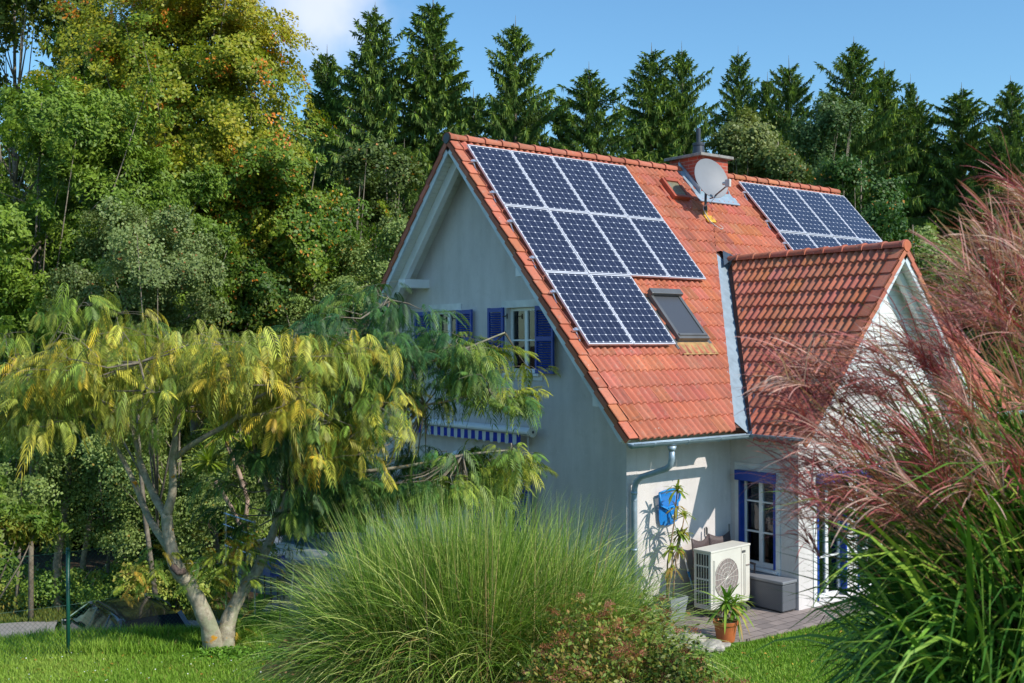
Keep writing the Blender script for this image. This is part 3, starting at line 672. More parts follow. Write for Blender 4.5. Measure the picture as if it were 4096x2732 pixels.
mb = MB(); n0 = 3*(n*q+1); mb.add(V, [])
for k in range(n*q):
    for r_ in (0, 1): mb.f.append((3*k+r_, 3*k+3+r_, 3*k+4+r_, 3*k+1+r_)); mb.m.append((k//q) % 2)
vv = mb.build('valance', [simple('canvas_blue', (.008, .028, .36), .8), simple('canvas_white', (.62, .64, .64), .8)], aw); s_ = vv.modifiers.new('thickness', 'SOLIDIFY'); s_.thickness = .003
mb = MB(); mb.tube([(xa-.03, -1.77, 2.76), (xa-.03, -1.78, 1.15), (xa-.05, -1.80, 1.0), (xa-.1, -1.82, .98)], .009, 6); mb.build('crank_rod', M['cable'], aw)
mb = MB(); mb.lathe([(.001, 0), (.10, 0), (.135, .03), (.14, .07), (.12, .12), (.08, .16), (.03, .18), (.001, .185)], 20, 0, Matrix.Translation((XW-.09, .45, 2.18)))
lamp = empty('wall_lamp', (XW, .45, 2.2), 'white domed outdoor wall lamp on the gable wall under the awning', 'wall lamp'); mb.build('lamp_shade', M['white'], lamp, smooth=True)
mb = MB(); mb.box((XW-.09, .41, 2.16), (XW-.001, .49, 2.20)); mb.build('bracket', M['white'], lamp)

# ------------------------------------------------------------------ ground, road, patio
gd = np.unique(np.concatenate([np.arange(-60, -4, 8), np.arange(-4, 34, .5), np.arange(34, 60, 2), np.geomspace(60, 2500, 22)]))
gt = np.unique(np.concatenate([-np.geomspace(30, 2500, 20), np.arange(-30, -14, 2), np.arange(-14, 14, .5), np.arange(14, 30, 2), np.geomspace(30, 2500, 20)]))
Dg, Tg = np.meshgrid(gd, gt, indexing='ij'); X, Y = xy(Dg, Tg); Z = ter(X, Y)
V = np.stack([X, Y, Z], -1).reshape(-1, 3); nd, ntt = Dg.shape
i = np.arange(nd-1)[:, None]*ntt+np.arange(ntt-1)[None]
F = np.stack([i, i+ntt, i+ntt+1, i+1], -1).reshape(-1, 4)
m = MT('turf_and_woodland_floor', rough=.95, spec=.15); at = m.n('ShaderNodeAttribute', attribute_name='col'); sx = m.n('ShaderNodeSeparateXYZ'); m.l(at.outputs['Vector'], sx.inputs[0])
g = m.ramp(m.noise(2.2, 6, .65), [(.3, (.045, .12, .012)), (.7, (.10, .22, .025))]); so_ = m.ramp(m.noise(9, 6, .7), [(.3, (.022, .016, .010)), (.55, (.06, .042, .025)), (.75, (.12, .075, .03))])
m.base(m.mix(sx.outputs[0], g, so_)); m.bump(m.noise(45, 4), .5, .03)
mask = np.maximum(sm(13.6, 12.6, Dg)*1.0, sm(30.6, 31.6, Dg-.25*(Tg+12.8)*0))
mask = np.where((Dg > 14) & (Dg < 19) & (Tg > -3.9) & (Tg < .2), 1, mask)
gc = np.stack([mask.ravel()]*3, -1)
go = npmesh('ground', V, F, m.m, cols=gc, smooth=True, kind='structure')
def strip_sheet(name, pts_l, pts_r, mat, lift, kind='structure'):
    V = []; F = []
    n = len(pts_l); K = 8
    for a, b in zip(pts_l, pts_r):
        for k in range(K+1):
            x = a[0]+(b[0]-a[0])*k/K; y = a[1]+(b[1]-a[1])*k/K; V.append((x, y, float(ter(x, y))+lift))
    for i in range(n-1):
        for k in range(K): F.append((i*(K+1)+k, i*(K+1)+k+1, (i+1)*(K+1)+k+1, (i+1)*(K+1)+k))
    return npmesh(name, np.array(V), np.array(F), mat, kind=kind, smooth=True)
m = MT('asphalt', rough=.9, spec=.3); m.base(m.ramp(m.noise(3, 6, .7), [(.3, (.24, .23, .225)), (.7, (.32, .31, .295))])); m.bump(m.noise(90, 3), .4, .01)
ts = np.arange(-40, 1, .5); rc = 28.9+.28*(ts+12.8)
strip_sheet('road', [xy(c-1.45, t) for c, t in zip(rc, ts)], [xy(c+1.1, t) for c, t in zip(rc, ts)], m.m, .03)
# paving: blocks with dark joints
m = MT('block_paving', rough=.9, spec=.2); br = m.n('ShaderNodeTexBrick'); m.l(m.coord(), br.inputs['Vector']); br.inputs['Scale'].default_value = 1
br.inputs['Brick Width'].default_value = .30; br.inputs['Row Height'].default_value = .2; br.inputs['Mortar Size'].default_value = .006; br.inputs['Color1'].default_value = (.33, .27, .245, 1); br.inputs['Color2'].default_value = (.24, .20, .185, 1); br.inputs['Mortar'].default_value = (.06, .05, .04, 1)
m.base(m.mix(.6, br.outputs[0], m.ramp(m.noise(4, 6), [(.3, (.7, .7, .72)), (.7, (1.1, 1.08, 1.05))]), 'MULTIPLY'))
mb = MB(); mb.prism([(.55, -3.9, 0), (.45, -4.9, 0), (.62, -5.75, 0), (1.2, -6.02, 0), (2.5, -6.12, 0), (5, -6.2, 0), (12, -6.3, 0), (12, -3.9, 0)], (0, 0, -.1), (0, 0, .035)); mb.build('patio', m.m, kind='structure')
mb = MB(); x0, y0 = xy(17.2, -3.9); q = [(17.0, -4.1), (16.4, -2.4), (18.2, -.9), (21.5, -1.2), (22.5, -4.2)]
mb.prism([(*xy(a, b), 0) for a, b in q], (0, 0, -.1), (0, 0, .03)); mb.build('terrace', M['concrete'], kind='structure')

# ------------------------------------------------------------------ leaves, blades, fronds
def norm(v): return v/np.maximum(np.linalg.norm(v, axis=-1, keepdims=True), 1e-9)
def leaves(C, N, size, aspect=1.6, jitter=.6, fold=.25):
    """one folded four-vertex leaf per centre; returns V, F"""
    n = len(C); nn = norm(N+rng.normal(0, jitter, (n, 3))); a = norm(np.cross(nn, rng.normal(0, 1, (n, 3)))); b = np.cross(nn, a)
    s = (size*rng.uniform(.7, 1.3, n))[:, None]
    V = np.stack([C-a*s*aspect/2, C-b*s*.5+nn*s*fold*.5, C+a*s*aspect/2, C+b*s*.5+nn*s*fold*.5], 1)
    return V.reshape(-1, 3), np.arange(4*n).reshape(-1, 4)
def pal(stops, f, var=.14):
    f = np.clip(f, 0, 1)*(len(stops)-1); i = np.minimum(f.astype(int), len(stops)-2); w = (f-i)[:, None]; st = np.array(stops)
    c = st[i]*(1-w)+st[i+1]*w
    return np.clip(c*(1+rng.normal(0, var, (len(c), 1))), .003, .95)
def crown_sprays(c, r, n, shell=.55, lump=.22, flat=0):
    """points spread through an uneven ellipsoid, denser towards its outside; returns centres and outward directions"""
    d = norm(rng.normal(0, 1, (n, 3))); ph = rng.uniform(0, 6.28, 8)
    k = 1+lump*(np.sin(3*np.arctan2(d[:, 1], d[:, 0])+ph[0])*np.cos(2.5*d[:, 2]+ph[1])+.7*np.sin(5*d[:, 0]+4*d[:, 2]+ph[2])*np.sin(4.3*d[:, 1]+ph[3])+.5*np.sin(9*d[:, 2]+7*d[:, 1]+ph[4]))
    rad = (shell+(1-shell)*rng.random(n)**.6)*k
    return np.array(c)+d*rad[:, None]*np.array(r), norm(d/np.array(r))
def boughs(c, r, n, shell, lump, per=13, br=.36, squash=.5):
    nb = max(6, n//per); d = norm(rng.normal(0, 1, (nb, 3))); rad = shell+(1-shell)*rng.random(nb)**.45
    rad *= 1+lump*rng.normal(0, .7, nb).clip(-1.3, 1.3); B = np.array(c)+d*rad[:, None]*np.array(r)
    i = rng.integers(0, nb, n); R_ = np.mean(r)*br*rng.uniform(.6, 1.25, nb); o = norm(rng.normal(0, 1, (n, 3)))*(rng.random(n)**.5)[:, None]
    o[:, 2] *= squash; o += d[i]*(np.sum(o*d[i], -1, keepdims=True))*.6; S_ = B[i]+o*R_[i][:, None]; S_[:, 2] -= .12*np.sum(o[:, :2]**2, -1)*R_[i]
    return S_, norm(o+d[i]*.4)
def deciduous(name, base, c, r, nspray, nleaf, lsize, colf, label, cat='tree', group=None, spr=.8, trunk=.25, shell=.5, lump=.22, tilt=.8, flat=.22, aspect=1.5, limbs=22, bark='bark', droop=0.):
    base = np.array(base, float); e = empty(name, tuple(base), label, cat, group)
    S_, O = boughs(c, r, nspray, max(shell, .45), lump)
    k_ = S_[:, 2] > base[2]+.2; S_ = S_[k_]; O = O[k_]
    n = len(S_); k = rng.integers(int(nleaf*.6), int(nleaf*1.4), n); idx = np.repeat(np.arange(n), k); m_ = len(idx)
    up_ = np.array([0, 0, 1.]); sn = norm(O*.8+up_*tilt*.6+rng.normal(0, .28, (n, 3)))
    a = norm(np.cross(sn, rng.normal(0, 1, (n, 3)))); b = np.cross(sn, a); R_ = spr*rng.uniform(.6, 1.3, n)
    th = rng.uniform(0, 6.28, m_); rr = np.sqrt(rng.random(m_))*R_[idx]
    pts = S_[idx]+a[idx]*(np.cos(th)*rr)[:, None]+b[idx]*(np.sin(th)*rr*.75)[:, None]+sn[idx]*(rng.normal(0, flat, m_)*R_[idx])[:, None]
    pts[:, 2] -= (flat*1.2+droop)*(rr**2)/np.maximum(R_[idx], .1)
    V, F = leaves(pts, sn[idx]+O[idx]*.5, lsize, aspect)
    c_ = colf(pts, idx, S_, n); npmesh('crown', V, F, M['leaf'], e, cols=np.repeat(c_, 4, axis=0))
    tb_ = MB(); top = np.array([c[0], c[1], c[2]+r[2]*.75]); bow = rng.normal(0, .25, 2)
    pth = [base+(top-base)*t+np.array([bow[0]*math.sin(3*t), bow[1]*math.sin(2.5*t), 0]) for t in np.linspace(0, 1, 8)]
    pth[0][2] -= .2
    tb_.tube(pth, [trunk*(1-.88*t)+.01 for t in np.linspace(0, 1, 8)], 8)
    for q in rng.choice(n, min(limbs, n), replace=False):
        t = rng.uniform(.25, .85); s0 = base+(top-base)*t; e0 = S_[q]; md = (s0+e0)/2+np.array([0, 0, -.12*np.linalg.norm(e0-s0)*.5])
        tb_.tube([s0, md, e0], [trunk*(1-t)*.42+.015, trunk*.2*(1-t)+.012, .008], 5)
    tb_.build('trunk', M[bark], e, smooth=True)
    return e
def lownoise(p, s, ph=0):
    return .5+.25*(np.sin(p[:, 0]*s+ph)*np.cos(p[:, 1]*s*1.2+ph*2)+np.sin(p[:, 2]*s*1.4+p[:, 0]*s*.6+ph*3))
G = lambda x, y: float(ter(x, y))
def gbase(px, d):
    p = P(px, 1366, d); return (p[0], p[1], G(p[0], p[1]))
def crown_at(px, py, d, rx, ry, depth=None):
    c = P(px, py, d); k = d/FPX; return c, (rx*k, (depth or rx*k), ry*k)
# ------------------------------------------------------------------ spruces: four shapes, copied
def spruce_proto(seed, H=22., R0=3.0, dens=1.0, droop=.5, full=.0):
    rg = np.random.default_rng(seed); br = []; tw = MB()
    segs = []; sc = []
    h = .5
    Vs = []; col = []
    def strips(p, d, L, w, c):      # needle sprays: two crossed tapering strips
        n = len(p); s1 = norm(np.cross(d, rg.normal(0, 1, (n, 3)))); s2 = np.cross(d, s1)
        for s_ in (s1, s2):
            mid = p+d*(L*.45)[:, None]; tip = p+d*L[:, None]+np.array([0, 0, -1])*(L*.12)[:, None]
            Vs.append(np.stack([p, mid-s_*w[:, None], tip, mid+s_*w[:, None]], 1)); col.append(np.repeat(c[:, None], 4, 1))
    z = 1.2
    while z < H-.25:
        f = 1-z/H; L = R0*(1-math.exp(-f/.21))*(1+.30*f)*(1+.10*math.sin(z*1.9+seed))+.12; nb = rg.integers(5, 8)
        a0 = rg.uniform(0, 6.28)
        for k in range(nb):
            a = a0+k*6.283/nb+rg.normal(0, .22); l = L*rg.uniform(.55, 1.15)*(1 if rg.random() > .08 else 1.35)*(1+.18*math.sin(a*2+z*.8+seed)); zz = z+rg.normal(0, .09)
            hd = np.array([math.cos(a), math.sin(a), 0]); rise = .75*(1-f)**1.2-.10; dr = droop*f
            npt = 6; ts = np.linspace(0, 1, npt); pth = np.array([0, 0, zz])+np.outer(ts*l, hd)+np.outer(l*(rise*ts-dr*ts**2+.28*dr*ts**4), [0, 0, 1])
            tw.tube([tuple(q) for q in pth], [.035*f+.012-.008*t for t in ts], 3, cap=False)
            m_ = int((18+80*l)*dens); t = rg.random(m_)**.75*.97+.03*(rg.random(m_)); i0 = np.minimum((t*(npt-1)).astype(int), npt-2); w_ = t*(npt-1)-i0
            p = pth[i0]*(1-w_)[:, None]+pth[i0+1]*w_[:, None]
            side = np.cross(hd, [0, 0, 1.])*np.where(rg.random(m_) > .5, 1, -1)[:, None]
            hang = rg.random(m_) < (.8*min(1, f*2.2)+.08)
            d = norm(np.where(hang[:, None], side*rg.uniform(.1, .5, m_)[:, None]+hd*.22+np.array([0, 0, -1.])*rg.uniform(.6, 1.2, m_)[:, None], side*rg.uniform(.4, 1., m_)[:, None]+hd*rg.uniform(.35, 1.1, m_)[:, None]+np.array([0, 0, 1.])*rg.uniform(-.35, .25+.5*(1-f), m_)[:, None])+rg.normal(0, .16, (m_, 3)))
            LL = rg.uniform(.20, .50, m_)*(1+.9*hang*f)*(1-.40*(1-f)); ww = LL*rg.uniform(.075, .13, m_)
            cc = np.array([.115, .185, .040])*(1+rg.normal(0, .20, (m_, 1)))*(1-.15*rg.random()); tipl = (t > .82)[:, None]
            cc = np.where(tipl & (rg.random((m_, 1)) < .5), cc*np.array([1.9, 1.6, 1.1]), cc); strips(p, d, LL, ww, np.clip(cc, .005, .4))
            tp = pth[-1:]; strips(tp, norm(pth[-1:]-pth[-2:-1]), np.array([.35*(1-.3*(1-f))]), np.array([.035]), np.array([[.06, .12, .03]]))
        z += rg.uniform(.26, .40)*(1 if f > .25 else .8)
    V = np.concatenate(Vs).reshape(-1, 3); C_ = np.concatenate(col).reshape(-1, 3)
    e = bpy.data.objects.new('spruce_tree', None); COL.objects.link(e)
    npmesh('crown', V, np.arange(len(V)).reshape(-1, 4), M['needle'], e, cols=C_, world=False)
    tw.tube([(0, 0, -.5), (0, 0, H*.5), (.05, 0, H-.5), (.04, .02, H+.1), (.05, .02, H+.45)], [.26, .15, .035, .018, .006], 7)
    tw.build('trunk', M['bark'], e, world=False)
    return e
protos = [spruce_proto(11, R0=2.7, droop=.6), spruce_proto(12, R0=2.3, droop=.45, dens=1.1), spruce_proto(13, R0=3.2, droop=.65, dens=1.05), spruce_proto(14, R0=2.8, droop=.35, dens=1.15)]
used = [False]*4
def spruce(px, py, d, k, wid=1.0, label=None, group='spruces behind the house'):
    top = P(px, py, d); g = G(top[0], top[1]); h = (top[2]-g)/22.35
    if not used[k]: o = protos[k]; used[k] = True
    else: o = copy_tree(protos[k])
    o.location = (top[0], top[1], g); wv_ = rng.uniform(.82, 1.12); o.scale = (h*wid*wv_, h*wid*wv_, h); o.rotation_euler = (rng.normal(0, .012), rng.normal(0, .012), rng.uniform(0, 6.28))
    tag(o, label or 'dark green spruce', 'tree', group)
SP = [ # px, py, distance, kind, width, label
 (1475, 5, 50, 0, 1.0, 'tallest spruce in the group right of the cloud'),
 (1325, 190, 53, 1, .95, 'smaller spruce just left of the tallest one, beside the yellow beech'),
 (1755, -10, 51, 1, 1.1, 'tall narrow spruce left of the roof ridge end'),
 (2055, 72, 50, 2, .8, 'wide ragged spruce standing alone above the roof ridge'),
 (2255, 395, 50, 1, .9, 'short spruce tip between two larger trees above the solar panels'),
 (2385, 255, 48, 3, 1.05, 'bushy bright spruce above the middle of the solar panels'),
 (2585, 172, 54, 0, .95, 'spruce with a thin tip left of the chimney'),
 (2762, 175, 55, 2, .8, 'spruce directly behind the chimney flue'),
 (2942, 188, 55, 0, .85, 'spruce just right of the chimney'),
 (3058, 296, 57, 1, .85, 'small dark spruce between two taller ones right of the chimney'),
 (3186, 236, 54, 3, .9, 'dark spruce before the gap in the treeline'),
 (3398, 146, 53, 2, .85, 'tallest spruce above the right solar panels'),
 (3530, 246, 56, 0, .9, 'spruce leaning against the right side of the tallest right-hand one'),
 (3622, 300, 58, 1, .6, 'thin bare-tipped spruce in the right-hand row'),
 (3690, 372, 54, 3, .9, 'low broad spruce right of the thin bare-tipped one'),
 (3840, 335, 53, 3, 1.0, 'round-topped dark spruce above the red plumes'),
 (4085, 300, 50, 2, .95, 'spruce cut by the right edge of the picture'),
 (330, -160, 42, 0, 1.0, 'dark drooping spruce left of the yellow beech'),
 (420, 30, 46, 2, .8, 'spruce half hidden behind the left side of the beech'),
 (1230, 420, 56, 0, .9, 'spruce peeping out right of the beech crown'),
 (1600, 560, 47, 2, .9, 'lower spruce with hanging branches left of the gable'),
 (1380, 640, 45, 3, .9, 'low spruce behind the olive shrubs left of the gable'),
 (1900, 360, 58, 3, .9, 'spruce in the gap left of the lone ragged spruce'),
 (2160, 480, 58, 0, .9, 'far spruce low behind the roof ridge'),
 (3300, 380, 60, 3, .9, 'far spruce in the dip of the treeline'),
 (3960, 520, 56, 1, 1.1, 'spruce in the notch near the right edge'),
 (1880, 560, 50, 2, .8, 'low drooping spruce directly behind the gable peak'),
]
for a in SP: spruce(*a[:5], label=a[5])
for k_, px in enumerate(range(-250, 4300, 190)):     # the dark depth of the wood behind the first row
    spruce(px+rng.uniform(-60, 60), 600+rng.uniform(-60, 80)-(160 if px < 1200 else 0), 64+rng.uniform(-3, 4), int(rng.integers(0, 4)), 1.25, 'dark spruce deep in the second row of the wood', 'second row of spruces')
for px, py in ((-80, 1150), (120, 1000), (330, 900), (560, 850), (760, 820), (980, 830), (1180, 850), (1400, 900), (1560, 980), (1700, 1000)):
    spruce(px, py, 44+rng.uniform(-1, 3), int(rng.integers(0, 4)), 1.3, 'dark understorey spruce in the shade behind the beech and ash', 'understorey spruces in the shade')

# ------------------------------------------------------------------ broadleaf trees and shrubs of the wood edge
def beechcol(pts, idx, S_, n):
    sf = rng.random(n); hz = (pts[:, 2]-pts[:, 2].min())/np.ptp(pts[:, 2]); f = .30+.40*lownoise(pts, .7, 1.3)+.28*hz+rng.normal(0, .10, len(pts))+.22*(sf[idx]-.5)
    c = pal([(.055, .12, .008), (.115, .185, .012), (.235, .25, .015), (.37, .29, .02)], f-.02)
    org = ((sf < .11)[idx] & (np.sin(pts[:, 0]*4.1)*np.sin(pts[:, 1]*3.7+1)*np.sin(pts[:, 2]*5.3) > .04)) & (rng.random(len(pts)) < .75); c[org] = pal([(.42, .17, .015), (.55, .22, .02), (.45, .09, .015)], rng.random(org.sum()))
    return c
def mk(stops, s=.8, ph=0., amp=.5, sprayamp=.3, bias=.25, fleck=None, ff=.02):
    def f(pts, idx, S_, n):
        sf = rng.random(n); c = pal(stops, bias+amp*(lownoise(pts, s, ph)-.25)+sprayamp*(sf[idx]-.5)+rng.normal(0, .08, len(pts)))
        if fleck is not None: q = rng.random(len(pts)) < ff; c[q] = np.array(fleck)
        return c
    return f
c, r = crown_at(740, 520, 36, 385, 640, 4.0)
deciduous('beech_tree', gbase(850, 36), c, r, 1800, 120, .076, beechcol, 'large beech turning yellow and orange, tallest broadleaf tree on the left', spr=.55, trunk=.34, shell=.35, lump=.09, tilt=.62, flat=.14, limbs=70)
c, r = crown_at(1060, 930, 35.4, 360, 400, 3.0)
deciduous('beech_tree', gbase(1150, 35.5), c, r, 700, 120, .076, mk([(.05, .11, .010), (.10, .17, .014), (.20, .24, .018), (.34, .25, .02)], 1.1, 2.6, fleck=(.5, .2, .02), ff=.05), 'lower spreading beech with orange flecks on the right of the big beech', spr=.5, trunk=.2, shell=.35, lump=.2, tilt=.8, flat=.12, limbs=30)
c, r = crown_at(900, 1180, 33.5, 520, 260, 2.2)
deciduous('beech_tree', gbase(940, 33.5), c, r, 480, 120, .074, mk([(.03, .075, .012), (.06, .12, .014), (.14, .17, .02), (.3, .2, .02)], 1.1, 2., fleck=(.5, .17, .02), ff=.03), 'young green beech in front of and below the big yellow beech', spr=.45, trunk=.14, shell=.3, tilt=.8, flat=.12)
ashc = mk([(.09, .155, .018), (.155, .235, .025), (.27, .34, .045)], .9, .5)
c, r = crown_at(180, 820, 30, 440, 560, 3.0)
deciduous('ash_tree', gbase(120, 30), c, r, 700, 170, .058, ashc, 'bright green ash with feathery leaves at the left edge', spr=.38, trunk=.07, shell=.45, lump=.2, tilt=.45, flat=.3, aspect=2.4, droop=.35)
c, r = crown_at(560, 900, 31, 240, 340, 2.2)
deciduous('ash_tree', gbase(600, 31.5), c, r, 260, 160, .058, ashc, 'smaller ash between the left edge tree and the yellow beech', spr=.42, trunk=.08, shell=.4, tilt=.45, flat=.3, aspect=2.4, droop=.35)
silver = mk([(.11, .15, .045), (.18, .235, .075), (.28, .33, .12)], 1.3, 3., fleck=(.30, .12, .04), ff=.015)
c, r = crown_at(600, 1090, 28.5, 260, 290, 1.8)
deciduous('hazel_tree', gbase(640, 29), c, r, 380, 150, .06, silver, 'pale grey-green round-leaved tree directly above the yellow silk tree', spr=.38, trunk=.07, shell=.4, tilt=.4, flat=.3, aspect=1.15)
c, r = crown_at(60, 150, 43, 330, 330, 3)
deciduous('birch_tree', gbase(60, 43), c, r, 240, 90, .12, mk([(.06, .10, .012), (.14, .17, .02), (.26, .22, .03)], .8, 1.), 'sparse yellowing birch in the top left corner', spr=.8, trunk=.2, shell=.3, tilt=.6, flat=.2)
und = mk([(.13, .19, .04), (.22, .29, .08), (.34, .41, .14)], 1.5, 2.2, fleck=(.28, .2, .03), ff=.01)
for px, py, d, rx, ry, lb in ((60, 1800, 30.5, 240, 430, 'round-leaved bush at the left edge below the ash'), (420, 1700, 31.5, 250, 430, 'round-leaved bush left of the silk tree trunks'), (720, 1850, 31, 230, 380, 'round-leaved bush between the two forks of the silk tree'), (990, 1750, 31.5, 220, 430, 'shaded bush behind the yucca heads'), (560, 2080, 32, 190, 220, 'low round-leaved bush behind the wire fence'), (1260, 1500, 33, 220, 420, 'shaded bush hidden behind the green silk tree'), (1500, 1350, 34, 160, 420, 'olive bush against the left edge of the house')):
    c, r = crown_at(px, py, d, rx, ry, 1.5)
    deciduous('alder_bush', gbase(px, d), c, r, 260, 130, .066, und, lb, 'bush', 'bushes along the wood edge', spr=.42, trunk=.05, shell=.35, tilt=.35, flat=.35, aspect=1.1, limbs=16)
for px, top, d, w, lb in ((232, 1950, 31, .14, 'sunlit pale trunk behind the left of the wire fence'), (336, 2180, 31.5, .10, 'thin orange-tinged trunk behind the fence post')):
    b_ = gbase(px, d); e = empty('tree_trunk', b_, lb, 'tree'); mb = MB(); t_ = P(px+60, top-300, d); mb.tube([(b_[0], b_[1], b_[2]-.2), tuple(P(px-4, 2250, d)), tuple(P(px+28, 2050, d)), tuple(t_)], [w, w*.85, w*.75, w*.5], 8)
    mb.build('trunk', simple('pale_bark', (.36, .30, .23), .9, var=.4, scale=5, bump=.5), e, smooth=True)
c, r = crown_at(-10, 2080, 26.5, 150, 260, .9)
deciduous('cornel_bush', gbase(-10, 26.5), c, r, 120, 100, .06, mk([(.07, .15, .02), (.15, .22, .03), (.38, .2, .03)], 2.5, 1., amp=.6), 'willow-leaved bush turning orange at the left edge above the road', 'bush', spr=.35, trunk=.05, shell=.3, tilt=.3, flat=.4, aspect=3)
low = mk([(.10, .19, .03), (.2, .30, .05), (.34, .38, .07), (.30, .12, .05)], 2., .7, amp=.7)
for k_, px in enumerate(range(-40, 900, 105)):
    c, r = crown_at(px, 2340-(k_ % 3)*12, 30.9+.8*(k_ % 2), 95, 75, .8)
    lb = ['yellow-green bramble at the left edge beyond the road', 'bramble left of the pale trunk beyond the road', 'bramble at the foot of the pale trunk', 'bramble behind the green fence post', 'bramble with reddish leaves beyond the car', 'bramble above the car roof', 'bramble left of the silk tree trunk', 'shaded bramble behind the silk tree fork', 'shaded bramble beside the pool fence'][k_ % 9]
    deciduous('bramble', gbase(px, 31), c, r, 45, 100, .075, low, lb, 'bush', 'brambles beyond the road', spr=.4, trunk=.02, shell=.2, tilt=.6, flat=.3, limbs=6)
olive = mk([(.05, .085, .02), (.10, .14, .03), (.2, .2, .05)], 1., 1.7, fleck=(.4, .16, .03), ff=.015)
for px, py, d, rx, ry, col_, lb, bx_ in (
 (1400, 950, 38, 190, 420, olive, 'olive shrub right of the beeches, left of the gable', 1),
 (1540, 900, 39, 110, 300, olive, 'thin olive shrub touching the left roof edge', 1),
 (2975, 600, 40, 110, 130, mk([(.11, .14, .03), (.2, .23, .07), (.3, .31, .12)], 1.5, .2), 'pale willow directly right of the chimney', 1),
 (3110, 660, 39, 90, 130, olive, 'brownish bush above the right solar panels', 1),
 (3300, 690, 41, 100, 270, mk([(.05, .10, .03), (.10, .16, .05), (.2, .24, .09)], 1.2, 2.), 'tall pale green bush rising above the right solar panels', 1),
 (3440, 830, 36, 180, 250, mk([(.03, .08, .015), (.05, .11, .02), (.1, .16, .03)], 1.2, 3., fleck=(.45, .2, .04), ff=.02), 'dark green bush at the right end of the solar panels', 1),
 (3640, 1050, 37, 220, 200, und, 'dark bush between the wing roof and the red plumes', 1)):
    c, r = crown_at(px, py, d, rx, ry, 1.4)
    deciduous('bush', gbase(px, d), c, r, 170, 100, .085, col_, lb, 'bush', 'bushes behind the house', spr=.5, trunk=.1, shell=.35, tilt=.4, flat=.3)

# ------------------------------------------------------------------ silk trees: feathery fronds on spreading limbs
def frond_proto(seed, npair=10, L=.37, pl=.125, pw=.0112, droop=.5):
    rg = np.random.default_rng(seed); V = []; n = npair*2
    ts = (np.arange(npair)+.8)/(npair+.3); ax = np.stack([L*ts, 0*ts, .06*ts-droop*L*ts**2], -1)
    for s_ in (1, -1):
        for k in range(npair):
            l = pl*(.55+.75*math.sin(math.pi*(.15+.75*ts[k])))*rg.uniform(.85, 1.1); d = np.array([.6, s_*.75, -.18-droop*.6*ts[k]]); d /= np.linalg.norm(d)
            p = ax[k]; mid = p+d*l*.5; tip = p+d*l+np.array([.01, 0, -l*.28-droop*.03]); sd = np.cross(d, [0, -s_*.35, 1]); sd /= np.linalg.norm(sd)
            V += [p, mid-sd*pw, tip, mid+sd*pw]
    V += [[0, -.003, 0], [L*.5, -.003, .03-droop*L*.25], [L, 0, .06-droop*L], [L*.5, .003, .03-droop*L*.25]]
    return np.array(V)
fronds = [frond_proto(s_, droop=dr, npair=n_) for s_, dr, n_ in ((1, .4, 10), (2, .8, 10), (3, 1.2, 9), (4, .2, 10), (5, .55, 9))]
hangers = [frond_proto(s_, droop=2.6, npair=8, L=.24, pl=.12, pw=.008) for s_ in (8, 9)]
def place_fronds(pos, dirs, scale, colors, protos_, mat, parent, name='leaves'):
    VV = []; CC = []
    pick = rng.integers(0, len(protos_), len(pos))
    for k, pr in enumerate(protos_):
        q = np.where(pick == k)[0]
        if not len(q): continue
        x = norm(dirs[q]); z = norm(np.array([0, 0, 1.])+rng.normal(0, .16, (len(q), 3))); y = norm(np.cross(z, x)); z = np.cross(x, y)
        Mx = np.stack([x, y, z], 1)*scale[q][:, None, None]
        v = np.einsum('ij,njk->nik', pr, Mx)+pos[q][:, None]
        VV.append(v.reshape(-1, 3)); c4 = np.repeat(np.clip(colors[q]*(1+rng.normal(0, .14, (len(q), 1))), .004, .9), len(pr)//4, axis=0); c4 = np.clip(c4*rng.uniform(.62, 1.3, (len(c4), 1)), .004, .9); CC.append(np.repeat(c4, 4, axis=0))
    V = np.concatenate(VV); return npmesh(name, V, np.arange(len(V)).reshape(-1, 4), mat, parent, cols=np.concatenate(CC))
